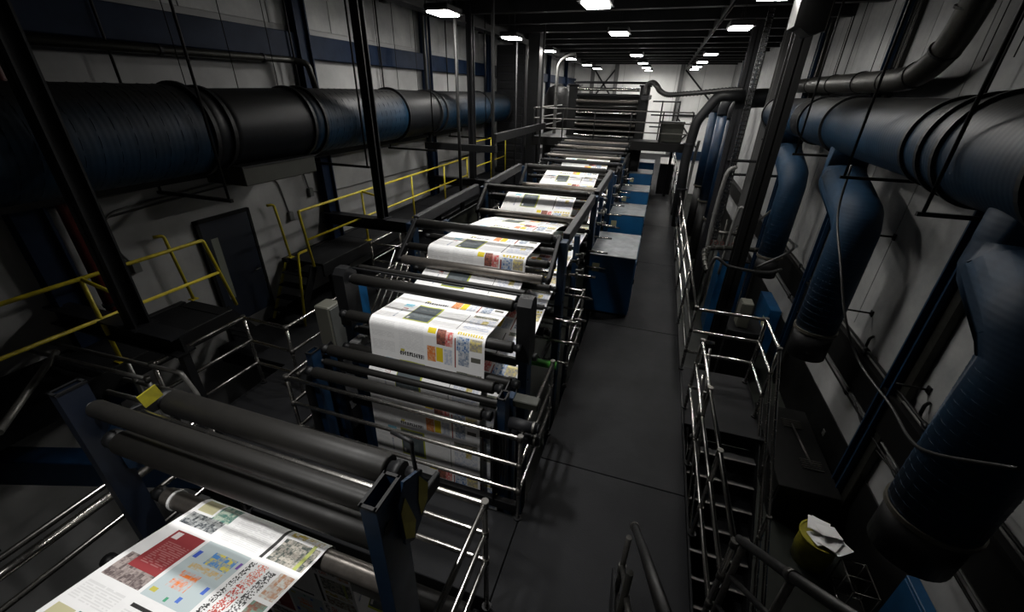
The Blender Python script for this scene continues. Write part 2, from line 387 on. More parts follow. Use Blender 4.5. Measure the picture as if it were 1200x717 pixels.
# aisle right side rail and stair well
ypost=[4.95,5.87,7.4,9,10.8,12.7,14.8,17,19.5,22,25,28.5,32]
railing('aisle_rail','long polished guard rail along the right edge of the aisle','railing',
 [(.9,5.87,1.07),(.87,32.5,1.07)],(.36,.72),[(.9 if y<7 else .885,y,1.07,0) for y in ypost[1:]],r=.021)
railing('stairwell_rail','polished guard rail bending round the far end of the stairwell','railing',
 [(.93,5.83,1.07),(1.8,5.83,1.07),(1.8,5.05,1.07),(1.8,4.45,.47),(1.8,2.3,-1.68)],(.36,.72),
 [(1.8,5.83,1.07,0),(1.8,5.05,1.07,0),(1.8,3.7,-.28,-1.2),(1.8,2.35,-1.63,-2.6)],r=.022)
railing('stairwell_rail','polished guard rail on the aisle side of the descending stair','railing',
 [(1.06,4.93,1.07),(.92,4.93,1.07),(.92,2.12,1.12)],(.36,.72),[(.92,4.93,1.07,0),(.92,3.9,1.09,0),(.92,3.0,1.1,0),(.92,2.14,1.12,0)],r=.021)
railing('stair_handrail','polished inner handrails sloping down beside the dark stair treads','handrail',
 [(1.02,4.9,1.0),(1.02,4.5,.6),(1.02,2.2,-1.7)],(.4,),[(1.02,4.5,.6,-.1),(1.02,3.2,-.7,-1.6)],r=.018)
# stair
st=thing('stair_flight','dark steel stair descending from the deck to the lower floor','stairs',(1.38,2.2,ZF))
nst=13
for k in range(nst):
    y=4.6-.2*k; z=-.2*(k+1)
    s_=obj('tread',MB().box(.99,1.76,y-.24,y,z-.03,z,.004),'steel',st)
    obj('nosing',MB().box(.99,1.76,y-.245,y-.215,z-.012,z+.006,.002),'fitting',s_)
    if k<nst-1: obj('riser',MB().box(.99,1.76,y-.215,y-.205,z-.2,z-.03),'black',st)
for x in (.96,1.78): obj('stringer',MB().bar((x,4.72,-.12),(x,2.0,-2.84+.25),.03,.26),'steel',st)

# foreground ladder handrails
t=thing('stair_handrail','thick dark foam-covered handrail coming down at the bottom centre','handrail',(.27,2.05,0))
obj('grip_tube',MB().tube([(.28,2.05,1.10),(.275,1.5,1.66),(.28,.7,2.42)],.027,18),'rubber',t)
obj('end_cap',MB().tube([(.28,2.085,1.065),(.28,2.04,1.11)],.033,18),'fitting',t)
for (y,dz,r_) in ((2.0,0,.02),): 
    obj('post',MB().cyl((.25,2.0,0),(.25,2.0,1.05),.02,12),'fitting',t)
    obj('post',MB().cyl((.235,1.5,.0),(.235,1.5,1.45),.02,12),'galv',t)
for dz in (.34,.68):
    m_=obj('lower_rail',MB().tube([(.25,2.0,1.05-dz),(.25,.9,2.15-dz)],.018,12),'fitting',t)
    obj('joint',MB().cyl((.25,2.0,.98-dz),(.25,2.0,1.07-dz),.028,12),'fitting',m_)
obj('side_plate',MB().prism([(2.2,.35),(2.05,.55),(1.0,1.3),(1.0,.9)],'x',.20,.215),'steel',t)
t=thing('stair_handrail','thick dark foam-covered handrail at the bottom right above the drum','handrail',(.94,2.1,0))
obj('grip_tube',MB().tube([(.93,2.12,1.2),(.94,1.6,1.7),(.96,.8,2.5)],.027,18),'rubber',t)
obj('collar',MB().tube([(.944,1.56,1.74),(.946,1.52,1.78)],.034,18),'fitting',t)
obj('post',MB().cyl((.95,1.54,.0),(.95,1.54,1.72),.02,12),'fitting',t)
obj('post',MB().cyl((.95,2.08,.0),(.95,2.08,1.2),.022,12),'fitting',t)
for dz in (.36,.72): obj('lower_rail',MB().tube([(.95,2.1,1.2-dz),(.95,1.2,2.1-dz)],.018,12),'rubber',t)

# ================================================================ LEFT PLATFORMS + YELLOW RAILS
def platform(y0,y1,label):
    t=thing('raised_platform',label,'platform',(-5.9,y0,-.1))
    a=y0
    while a<y1-.01:
        b=min(a+1.5,y1); obj('deck_plate',MB().box(-6.18,-5.42,a+.003,b-.003,.90,.95,.006),'deck',t); a=b
    obj('edge_beam',MB().box(-5.44,-5.40,y0,y1,.70,.949,.004),'steel',t)
    yy_=y0+.2
    while yy_<y1:
        obj('leg',MB().box(-5.52,-5.44,yy_,yy_+.08,-.28 if yy_<5 else 0.0,.9),'steel',t); yy_+=3.0
    return t
platform(YN+.02,3.72,'dark raised platform along the left wall nearer than the blue door')
platform(5.55,15.8,'dark raised platform along the left wall beyond the blue door')
def steps(y0,dirn,label):
    t=thing('platform_steps',label,'steps',(-5.9,y0,-.08))
    for k in range(4):
        y=y0+dirn*(.12*k); z=.95-.2*(k+1)
        tr=obj('tread',MB().box(-6.22,-5.62,y,y+dirn*.16,z-.025,z,.004),'deck',t)
    for x in (-6.24,-5.6): obj('stringer',MB().bar((x,y0,.88),(x,y0+dirn*.55,-.03),.02,.05 if x<-6 else .16),'yellow' if (dirn<0 and x<-6) else 'steel',t)
    return t
steps(5.53,-1,'short steep steps with yellow stringers beyond the blue door')
steps(3.74,1,'short steep steps down to the floor before the blue door')
def yrail(name,label,top,mid,posts,extra=None):
    t=thing(name,label,'railing',(posts[0][0],posts[0][1],.95))
    obj('top_rail',MB().tube(fillet(top,.03,3),.022,10),'yellow',t)
    if mid: obj('mid_rail',MB().tube(mid,.020,10),'yellow',t)
    for (x,y,z0,z1) in posts:
        p=obj('post',MB().cyl((x,y,z0),(x,y,z1),.022,10),'yellow',t)
        obj('foot_plate',MB().box(x-.05,x+.05,y-.05,y+.05,z0,z0+.012),'yellow',p)
    if extra:
        for e in extra: obj('brace',MB().cyl(e[0],e[1],.02,10),'yellow',t)
    return t
yrail('yellow_railing','yellow tube railing on the platform left of the blue door',[(-5.47,YN,1.98),(-5.47,3.67,1.98),(-5.47,3.84,.95)],[(-5.47,YN,1.50),(-5.47,3.74,1.50)],
 [(-5.47,2.33,.95,1.98),(-5.47,-.6,.95,1.98)],[((-5.47,2.33,1.98),(-5.2,2.45,1.78))])
yrail('yellow_railing','long yellow tube railing on the platform beyond the blue door',[(-5.47,5.42,.95),(-5.47,5.33,1.96),(-5.47,12.2,1.96)],[(-5.47,5.36,1.45),(-5.47,12.2,1.45)],
 [(-5.47,y,.95,1.96) for y in (7.0,8.9,10.6,12.15)],[((-5.47,7.0,1.96),(-5.0,7.05,1.86))])
yrail('yellow_railing','farthest yellow railing on the left platform under the hanging frame',[(-5.47,12.6,.95),(-5.47,12.6,2.35),(-5.47,15.72,2.35)],[(-5.47,12.6,1.6),(-5.47,15.72,1.6)],
 [(-5.47,y,.95,2.35) for y in (14.2,15.7)])
for (y,lab) in ((3.70,'hooked yellow grab post at the wall just before the blue door'),(5.58,'hooked yellow grab post at the wall just past the blue door')):
    t=thing('grab_post',lab,'handrail',(-6.25,y,.0))
    obj('tube',MB().tube(fillet([(-6.27,y-.12,1.95),(-6.22,y-.02,1.95),(-6.20,y+.05,.96)],.04,4),.022,10),'yellow',t)
    obj('foot_plate',MB().box(-6.25,-6.15,y,y+.1,.95,.962),'yellow',t)
t=thing('grab_post','bent yellow handrail at the foot of the platform steps','handrail',(-5.55,4.95,-.08))
obj('tube',MB().tube(fillet([(-5.55,5.40,1.25),(-5.55,5.2,1.25),(-5.55,5.0,-.06)],.05,4),.022,10),'yellow',t)

# dark hanger columns on cross beams over the platform
def column(name,x,y,z0,z1,s,label,cat='column',group=None,m='column'):
    t=thing(name,label,cat,(x,y,z0),group)
    mb=MB().box(x-s/2,x+s/2,y-s/2,y-s/2+.02,z0,z1).box(x-s/2,x+s/2,y+s/2-.02,y+s/2,z0,z1).box(x-.012,x+.012,y-s/2,y+s/2,z0,z1)
    obj('shaft',mb,m,t); obj('base_plate',MB().box(x-s*.8,x+s*.8,y-s*.8,y+s*.8,z0,z0+.02),m,t)
    return t
cols=[(2.38,'nearest of the dark columns standing left on a cross beam'),(6.88,'dark column standing on a cross beam beyond the blue door'),(11.4,'dark column farthest back along the left platform')]
for y,l in cols: column('steel_column',-4.95,y,1.50,ZC-.02,.16,l,group='dark columns on the left cross beams')
for y,l in ((2.38,'heavy dark cross beam under the nearest left column'),(6.88,'heavy dark cross beam under the second left column'),(11.4,'heavy dark cross beam under the third left column')):
    t=thing('cross_beam',l,'beam',(-5.3,y,1.1))
    obj('web_plate',MB().box(-6.38,-4.35,y-.015,y+.015,1.30,1.48),'steel',t)
    obj('top_flange',MB().box(-6.38,-4.35,y-.10,y+.10,1.48,1.50),'column',t)
    obj('bottom_flange',MB().box(-6.38,-4.35,y-.10,y+.10,1.28,1.30),'steel',t)
    obj('leg',MB().box(-4.46,-4.38,y-.04,y+.04,0,1.28),'steel',t)
t=thing('pipe_support','dark horizontal steel support hung at mid height behind the left lights','support',(-4.9,10.5,2.4))
obj('cross_bar',MB().box(-5.9,-3.9,10.42,10.58,2.38,2.54),'steel',t)
obj('long_bar',MB().box(-4.0,-3.9,10.5,15.5,2.62,2.82),'steel',t)
obj('hanger',MB().box(-5.8,-5.74,10.47,10.53,2.54,ZC-.02),'steel',t); obj('hanger',MB().box(-4.02,-3.96,10.47,10.53,0,ZC-.02),'steel',t)
obj('hanger',MB().box(-4.0,-3.94,15.0,15.06,0,ZC-.02),'steel',t)
for y,l in ((8.66,'slim grey pole under the nearest left ceiling light'),(12.77,'slim pale pole under the second left ceiling light')):
    t=thing('light_pole',l,'pole',(-4.3,y,0)); z0=0
    obj('shaft',MB().cyl((-4.3,y+.5,z0),(-4.3,y+.5,5.35),.035 if y<9 else .028,12),'black' if y<9 else 'steel',t); obj('base_plate',MB().box(-4.42,-4.18,y+.38,y+.62,0,.02),'steel',t)
# red pipe, conduit etc on left wall
t=thing('red_pipe','dark red standpipe on the left wall behind the yellow railing','pipe',(-6.28,2.82,.95))
obj('tube',MB().cyl((-6.27,2.82,.95),(-6.27,2.82,ZC-.03),.055,14),'red',t)
for z in (1.3,2.8,4.0): obj('clamp',MB().ring((-6.27,2.82,z),(0,0,1),.055,.07,.04,14),'steel',t)
t=thing('wall_pipe','dark horizontal pipe below the blue girt on the left wall','pipe',(-6.2,0,4.05))
obj('tube',MB().tube(fillet([(-6.18,YN+.02,4.12),(-6.18,6.55,4.19),(-6.0,6.75,4.15),(-5.95,6.8,3.7)],.08,4),.052,14),'galv',t)
for y in (-1,.8,2.6,4.4,6.0): obj('clamp',MB().ring((-6.18,y,4.12+.07*(y+2.5)/9.05),(0,1,0),.05,.065,.04,16),'steel',t)
for i,(pts,l) in enumerate((([(-6.37,-2,2.40),(-6.37,6.1,2.62),(-6.37,6.5,2.50),(-6.37,6.6,1.95),(-6.37,7.4,1.85),(-6.37,16,1.7)],'upper grey conduit running along the left wall and bending down'),
   ([(-6.375,3.2,2.30),(-6.375,5.6,2.42),(-6.375,5.9,2.3),(-6.375,6.0,1.62)],'lower grey conduit ending at a small box on the left wall'),
   ([(-6.375,3.3,1.62),(-6.375,3.1,2.1),(-6.375,3.25,2.35),(-6.375,5.4,2.5)],'thin grey conduit rising from a box by the near column'))):
    t=thing('conduit',l,'conduit',pts[0]); obj('tube',MB().tube(fillet(pts,.15,5),.014,8),'cond',t)
    e=pts[-1] if i==1 else (pts[3] if i==0 else pts[0]); obj('junction_box',MB().box(e[0]-.02,e[0]+.05,e[1]-.05,e[1]+.05,e[2]-.08,e[2]+.08,.006),'box',t)
t=thing('cable_tray','dark tray and pipes hung under the left duct','cable tray',(-6.1,0,2.6))
obj('tray',MB().box(-6.33,-6.0,YN+.02,13,2.62,2.66).box(-6.33,-6.31,YN+.02,13,2.66,2.72).box(-6.02,-6.0,YN+.02,13,2.66,2.72),'steel',t)
for x in (-6.27,-6.17,-6.08): obj('pipe',MB().cyl((x,YN+.02,2.70),(x,13,2.70),.03,8),'steel',t)

# ================================================================ DUCTS
def hduct(name,label,x,z,secs,rings,seg=40,ridges=True):
    """secs: (y0,y1,r0,r1,material)"""
    t=thing(name,label,'duct',(x,secs[0][0],z-.5))
    for (a,b,r0,r1,m) in secs:
        n_=max(2,int((b-a)/.12)); pts=[(x,a+(b-a)*i/n_,z) for i in range(n_+1)]
        rs=[r0+(r1-r0)*i/n_+ (.006*math.sin(i*math.pi) if m=='duct' else 0) for i in range(n_+1)]
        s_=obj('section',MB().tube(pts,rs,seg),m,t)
        if m=='duct' and ridges:         # raised spiral lock seam
            mb=MB(); L_=b-a; turns=L_/.16; N=int(turns*20); q=[]
            for i in range(N+1):
                f=i/N; th=2*math.pi*turns*f; r_=r0+(r1-r0)*f+.003; q.append((x+r_*math.cos(th),a+L_*f,z+r_*math.sin(th)))
            mb.tube(q,.0032,4,False); obj('spiral_seam',mb,m,s_)
    for (y,r_) in rings: obj('flange_ring',MB().ring((x,y,z),(0,1,0),r_-.02,r_+.035,.05,40),'steel',t)
    return t
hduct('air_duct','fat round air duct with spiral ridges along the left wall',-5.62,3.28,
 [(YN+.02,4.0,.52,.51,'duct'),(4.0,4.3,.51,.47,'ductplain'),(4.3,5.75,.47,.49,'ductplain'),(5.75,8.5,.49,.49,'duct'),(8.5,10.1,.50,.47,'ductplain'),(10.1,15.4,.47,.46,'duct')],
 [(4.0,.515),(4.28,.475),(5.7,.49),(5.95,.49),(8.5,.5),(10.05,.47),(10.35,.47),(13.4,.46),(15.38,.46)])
t=thing('duct_saddle','dark box slung under the left air duct above the door','duct box',(-5.62,4.9,2.55))
obj('casing',MB().box(-5.98,-5.26,4.35,5.7,2.56,2.80,.01),'olive',t); obj('lip',MB().box(-6.0,-5.24,4.33,5.72,2.80,2.82),'steel',t)
# hangers of left duct
for k,(y,l) in enumerate(((3.85,'nearest black rod hanger looped under the left duct'),(6.7,'second black rod hanger looped under the left duct'),(9.3,'third black rod hanger looped under the left duct'),(12.6,'farthest black rod hanger looped under the left duct'))):
    t=thing('duct_hanger',l,'hanger',(-5.6,y,2.5),'black rod hangers of the left duct')
    obj('rod',MB().cyl((-5.02,y,2.5),(-5.02,y,ZC-.02),.016,8),'black',t); obj('rod',MB().cyl((-6.22,y,2.5),(-6.22,y,ZC-.02),.016,8),'black',t)
    obj('cross_bar',MB().box(-6.27,-4.97,y-.02,y+.02,2.48,2.52),'black',t)
for k,(x,y) in enumerate(((-5.9,4.4),(-5.6,4.9),(-5.7,5.7),(-5.8,7.9),(-5.8,8.6),(-5.9,9.4),(-5.9,10.3))):
    tag(obj('thin_rod',MB().cyl((x,y,3.7),(x,y,ZC-.02),.006,6),'black'),'%s thin black rod from the left above the left duct'%['first','second','third','fourth','fifth','sixth','last'][k],'rod','thin rods above the left duct')
# right main duct
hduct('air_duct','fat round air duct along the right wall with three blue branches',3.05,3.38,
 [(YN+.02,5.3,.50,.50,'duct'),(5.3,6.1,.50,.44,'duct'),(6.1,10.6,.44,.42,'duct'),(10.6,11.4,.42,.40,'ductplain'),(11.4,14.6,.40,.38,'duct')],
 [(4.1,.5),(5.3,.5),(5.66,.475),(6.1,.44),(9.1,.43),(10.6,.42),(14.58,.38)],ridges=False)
def mitre(path,rs):            # doubled rings keep the seams of the mitred elbow crisp
    P_=[Vector(p) for p in path]; a=[P_[0]]; b=[rs[0]]
    for i in range(1,len(P_)-1):
        for q in (P_[i-1],P_[i+1]): a.append(P_[i]+(q-P_[i]).normalized()*.012); b.append(rs[i])
    return a+[P_[-1]],b+[rs[-1]]
def drop(y,r,label,ztop=3.3,x=3.05,zb=.30,zc=-.22,el=True,off=1.25):
    t=thing('branch_duct',label,'duct',(x,y,zc),'blue branch ducts of the right main duct')
    if el: path=[(x,y+off,ztop),(x,y+off,2.75),(x,y+off*.93,2.55),(x,y+off*.15,2.2),(x,y,2.0),(x,y,zb)]; rs=[r*.98,r*.98,r*1.08,r*1.08,r,r]; path,rs=mitre(path,rs)
    else: path=[(x,y,ztop),(x,y,zb)]; rs=[r,r]
    obj('pipe',MB().tube(path,rs,32),'drop',t)
    mb=MB(); q=[]; T=int((1.95-zb)/.11)*18
    for i in range(T+1):
        f=i/T; th=2*math.pi*i/18; q.append((x+(r+.002)*math.cos(th),y+(r+.002)*math.sin(th),1.95+(zb-1.95)*f))
    obj('spiral_seam',mb.tube(q,.0028,4,False),'drop',t)
    cf=obj('cuff',MB().cyl((x,y,zc),(x,y,zb),r*.96,32),'cuff',t)
    obj('clamp_ring',MB().ring((x,y,zb),(0,0,1),r-.01,r+.02,.05,32),'band',t)
    return t
drop(3.74,.35,'nearest blue branch duct dropping at the right edge',off=.72)
drop(7.45,.30,'second blue branch duct dropping from the right main duct')
drop(11.2,.27,'third blue branch duct dropping from the right main duct')
for y,l in ((16.0,'blue vertical duct with dull elbow just behind the dark columns'),(19.0,'blue vertical duct far back by the cable chains'),(22.4,'palest and farthest blue vertical duct before the end wall')):
    x=2.2
    t=thing('vertical_duct',l,'duct',(x,y,-.2))
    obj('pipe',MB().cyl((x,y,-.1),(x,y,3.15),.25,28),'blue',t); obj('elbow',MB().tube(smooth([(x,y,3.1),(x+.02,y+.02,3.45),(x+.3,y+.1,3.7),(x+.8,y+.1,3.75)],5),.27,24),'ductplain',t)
    obj('cuff',MB().cyl((x,y,ZF),(x,y,-.1),.22,24),'cuff',t); obj('clamp_ring',MB().ring((x,y,-.1),(0,0,1),.24,.28,.06,28),'band',t)
# upper galvanized pipe bending up
t=thing('galvanized_pipe','dull galvanized pipe above the right duct bending up to the roof','duct',(3.4,8,4.0))
obj('pipe',MB().tube(smooth([(3.4,15.6,4.06),(3.4,12,4.06),(3.4,9.2,4.06),(3.4,8.4,4.12),(3.4,7.9,4.38),(3.38,7.62,4.85),(3.36,7.46,5.4),(3.35,7.44,6.68)],8),.17,24),'galv',t)
for p_,ax in (((3.4,13.5,4.06),(0,1,0)),((3.4,11.9,4.06),(0,1,0)),((3.4,10.4,4.06),(0,1,0)),((3.4,9.3,4.06),(0,1,0)),((3.4,8.42,4.115),(0,1,-.25)),((3.39,7.9,4.38),(0,.7,-.75)),((3.38,7.66,4.82),(0,.3,-1))):
    obj('band',MB().ring(p_,ax,.16,.185,.03,24),'steel',t)
for k,(y,l) in enumerate(((5.0,'nearest square hanger bar under the right duct'),(7.1,'second square hanger bar under the right duct'),(9.7,'third square hanger bar under the right duct'),(12.8,'farthest square hanger bar under the right duct'))):
    t=thing('duct_hanger',l,'hanger',(3.05,y,2.8),'rod hangers of the right duct')
    obj('rod',MB().cyl((2.52,y,2.82),(2.52,y,ZC-.02),.018,8),'black',t); obj('rod',MB().cyl((3.62,y,2.82),(3.62,y,ZC-.02),.014,8),'black',t)
    obj('cross_bar',MB().box(2.47,3.66,y-.018,y+.018,2.80,2.84),'black',t)
for k,(x,y) in enumerate(((3.3,6.3),(3.35,6.9),(3.2,8.7),(3.3,9.1),(3.35,10.0),(3.2,10.8),(3.3,11.8))):
    tag(obj('thin_rod',MB().cyl((x,y,4.2),(x,y,ZC-.02),.006,6),'black'),'%s thin black rod from the right above the galvanized pipe'%['first','second','third','fourth','fifth','sixth','last'][k],'rod','thin rods above the right duct')
# wall items right
for k,(y,z,l) in enumerate(((9.07,1.55,'upper bracket'),(7.95,1.85,'long bracket'),(7.6,.65,'low bracket'),(5.7,.5,'small bracket'),(3.35,1.1,'near bracket'))):
    t=thing('wall_bracket','short black %s sticking out of the right wall beside a blue branch duct'%l,'bracket',(3.78,y,z))
    obj('arm',MB().cyl((3.45,y+.02,z),(3.8,y,z),.016,8),'black',t); obj('plate',MB().box(3.78,3.8,y-.04,y+.04,z-.05,z+.05,.003),'black',t)
for k,(y,l) in enumerate(((8.9,'far'),(7.25,'middle'),(5.55,'near'))):
    tag(obj('pipe_stub',MB().tube(fillet([(3.74,y-.02,.12),(3.74,y,.36),(3.79,y+.02,.40)],.04,3),.022,10),'galv' if k<2 else 'black'),'short upright pipe stub on the right wall ledge, the %s one'%l,'pipe')
for k,(z,x,r_,m_,l) in enumerate(((.16,3.72,.022,'ltgrey','pale pipe lying along the top of the right wall ledge'),(-.58,3.73,.018,'ltgrey','pale pipe running below the right wall ledge'),(-.64,3.70,.016,'black','thin black pipe running below the right wall ledge'),(.22,3.70,.02,'black','black pipe along the upper side of the right wall ledge'))):
    t=thing('wall_pipe',l,'pipe',(x,3,z)); obj('tube',MB().cyl((x,YN+.02,z),(x,15,z),r_,10),m_,t)
    for y in (2.6,4.1,5.3,7.1,9.2,11): obj('coupling',MB().cyl((x,y-.05,z),(x,y+.05,z),r_*1.7,10),'steel',t)
tag(obj('slack_cable',MB().tube(smooth([(2.66,7.4,2.95),(2.66,7.23,2.29),(2.66,6.53,1.75),(2.72,5.97,1.22),(2.9,5.6,.79),(2.95,4.79,.74),(2.8,4.1,.85),(2.64,3.55,1.14),(2.64,2.94,1.62)],8),.016,8),'rubber'),'black cable drooping across the blue branch ducts','cable')
tag(obj('hanging_cable',MB().tube(smooth([(3.74,7.0,-.55),(3.72,6.3,-.75),(3.73,5.7,-.72),(3.74,5.2,-.62)],6),.012,8),'rubber'),'thin black cable looping below the right wall ledge','cable')
t=thing('wall_switch','small switch box on a conduit on the lower right wall','switch',(3.76,5.0,-1.0))
obj('conduit',MB().cyl((3.77,5.0,-.9),(3.77,5.0,-.55),.012,8),'cond',t); obj('switch_box',MB().box(3.72,3.8,4.94,5.06,-1.05,-.9,.006),'steel',t)
t=thing('wall_outlet','small pale outlet plate on the black dado','outlet',(3.77,7.3,-1.7)); obj('plate',MB().box(3.765,3.78,7.25,7.35,-1.78,-1.66,.003),'ltgrey',t)
t=thing('wall_outlet','tiny round pale knob on the black dado near the drum','outlet',(3.77,6.0,-1.75)); obj('plate',MB().cyl((3.76,6.05,-1.72),(3.78,6.05,-1.72),.04,12),'beige',t)

# ---------------- lower floor things at right
t=thing('yellow_drum','dirty yellow drum heaped with white waste paper','drum',(3.26,5.22,ZF))
obj('body',MB().tube([(3.26,5.22,ZF),(3.26,5.22,ZF+.2),(3.26,5.22,ZF+.22),(3.26,5.22,ZF+.42),(3.26,5.22,ZF+.55)],[.235,.245,.255,.25,.26],28),'dirtyyellow',t)
obj('rim',MB().ring((3.26,5.22,ZF+.55),(0,0,1),.25,.275,.03,28),'dirtyyellow',t)
pp=[(3.24,5.16,.60,20),(3.33,5.10,.62,50),(3.22,5.30,.66,-15),(3.32,5.22,.70,8),(3.28,5.36,.63,70),(3.42,5.06,.64,33)]
for k,(x,y,z,a) in enumerate(pp):
    R=Matrix.Rotation(math.radians(a),3,'Z')@Matrix.Rotation(math.radians(random.uniform(-14,14)),3,'X'); mb=MB()
    N=6; vs=[];fs=[]
    for i in range(N+1):
        for j in range(N+1):
            u=(i/N-.5)*.28; v=(j/N-.5)*.24; vs.append(R@Vector((u,v,.03*math.sin(5*u+k)*math.cos(6*v)))+Vector((x,y,ZF+z)))
    for i in range(N):
        for j in range(N): q=i*(N+1)+j; fs.append((q,q+1,q+N+2,q+N+1))
    m2=len(vs); vs+= [v-Vector((0,0,.012)) for v in vs]; fs+=[tuple(i+m2 for i in f)[::-1] for f in fs]
    mb.add(vs,fs); ls=('on top of the yellow drum heap','hanging over the right rim of the drum','at the left of the yellow drum heap','in the middle of the yellow drum heap','at the back of the yellow drum heap','lowest at the right rim of the drum')
    tag(obj('waste_paper',mb,'paper'),'crumpled white paper sheet '+ls[k],'paper','waste paper in the yellow drum')
t=thing('wire_cart','empty black wire frame cart beside the yellow drum','cart',(3.58,4.7,ZF))
zb_,zt_=ZF+.02,ZF+.55
for z in (zb_+.1,zt_):
    obj('frame_ring',MB().tube([(3.44,4.45,z),(3.74,4.45,z),(3.74,4.93,z),(3.44,4.93,z),(3.44,4.45,z)],.012,8),'fitting',t)
for x,y in ((3.44,4.45),(3.74,4.45),(3.74,4.93),(3.44,4.93)): obj('upright',MB().cyl((x,y,zb_),(x,y,zt_),.012,8),'fitting',t)
obj('divider',MB().tube([(3.44,4.69,zt_),(3.44,4.69,zb_+.1),(3.74,4.69,zb_+.1),(3.74,4.69,zt_),(3.44,4.69,zt_)],.01,8),'fitting',t)
obj('tray',MB().box(3.46,3.72,4.47,4.91,zb_+.08,zb_+.1),'black',t)
t=thing('black_workbench','low black bench carrying a small metal stand under the dado','workbench',(3.1,7.0,ZF))
obj('top',MB().box(2.75,3.65,5.8,7.95,ZF+.75,ZF+.80,.01),'black',t); obj('body',MB().box(2.8,3.6,5.85,7.9,ZF,ZF+.75,.01),'steel',t)
for k in range(3): obj('drawer',MB().box(2.785,2.80,5.9+.67*k,6.5+.67*k,ZF+.1,ZF+.7,.004),'black',t)
t=thing('metal_stand','small silvery stand with fringed feet lying on the black bench','stand',(3.1,7.2,ZF+.8))
zs=ZF+.82
obj('pole',MB().cyl((3.30,7.45,zs),(3.37,6.42,zs),.018,10),'fitting',t)
for (x,y) in ((3.30,7.45),(3.37,6.42)):
    for k in range(-2,3): obj('tine',MB().box(x-.16,x+.16,y+k*.05-.008,y+k*.05+.008,zs-.015,zs+.01),'fitting',t)
t=thing('blue_cabinet','blue wall cabinet on the lower floor at the bottom right edge','cabinet',(3.72,3.6,ZF))
obj('body',MB().box(3.66,3.79,2.9,4.3,ZF,-1.26,.008),'bluecab',t); obj('door',MB().box(3.645,3.66,2.93,3.58,ZF+.05,-1.3,.003),'bluecab',t); obj('door',MB().box(3.645,3.66,3.62,4.27,ZF+.05,-1.3,.003),'bluecab',t)
t=thing('electrical_cabinet','blue electrical panel on the dado beyond the stairwell','cabinet',(3.7,11.9,ZF))
obj('body',MB().box(3.5,3.77,11.3,12.6,ZF+.1,-1.2,.01),'bluecab',t); obj('notice',MB().box(3.49,3.5,11.5,11.7,-1.8,-1.55),'label',t); obj('plinth',MB().box(3.5,3.77,11.3,12.6,ZF,ZF+.1),'ltgrey',t)
t=thing('beige_box','small beige enclosure on a dark cabinet behind the stairwell','enclosure',(2.6,9.6,-1.9))
obj('case',MB().box(2.5,2.75,10.0,10.35,-1.2,-.55,.02),'beige',t); obj('lid',MB().box(2.49,2.5,10.02,10.33,-1.17,-.58,.004),'beige',t)
t=thing('dark_cabinet','dark cabinet carrying the beige enclosure on the lower floor','cabinet',(2.6,10.2,ZF))
obj('body',MB().box(2.3,3.1,9.8,10.8,ZF,-1.2,.01),'steel',t); obj('door',MB().box(2.35,3.05,9.785,9.8,ZF+.05,-1.25,.003),'black',t)
t=thing('blue_pump_box','tall blue cabinet under the third branch duct','cabinet',(2.2,12.6,ZF))
obj('body',MB().box(2.2,2.9,12.2,13.1,ZF,-.3,.01),'bluecab',t); obj('top_plate',MB().box(2.18,2.92,12.18,13.12,-.3,-.27),'steel',t)

# ---------------- right middle columns, chains, pipes
column('steel_column',2.08,9.8,ZF,ZC-.02,.28,'widest dark column standing right of the aisle rail',m='black')
column('steel_column',1.98,14.4,ZF,ZC-.02,.24,'dark column further back right of the aisle rail',m='column')
column('steel_column',2.9,14.9,ZF,ZC-.02,.3,'pale grey column behind the cable chains',m='cond')
def chain(x,y,z0,z1,lab,top=None):
    t=thing('cable_chain',lab,'cable chain',(x,y,z0)); z=z0; k=0
    L1=obj('link',MB().box(x-.07,x-.05,y-.04,y+.04,z0,z0+.085,.006).box(x+.05,x+.07,y-.04,y+.04,z0,z0+.085,.006).box(x-.05,x+.05,y-.035,y-.02,z0+.02,z0+.06),'steel',t)
    nn=int((z1-z0)/.1)
    for k in range(1,nn):
        o=L1.copy(); C.objects.link(o); o.parent=t; o.location=L1.location+Vector((0,0,.1*k))
    obj('cable',MB().cyl((x-.02,y,z0),(x-.02,y,z1),.012,6).cyl((x+.02,y,z0),(x+.02,y,z1),.012,6),'rubber',t)
chain(2.38,11.0,-1.2,6.68,'black link cable chain hanging right of the wide column')
chain(2.6,12.2,-1.0,6.68,'black link cable chain hanging before the grey column')
chain(1.9,12.4,.2,6.68,'black link cable chain hanging behind the wide column')
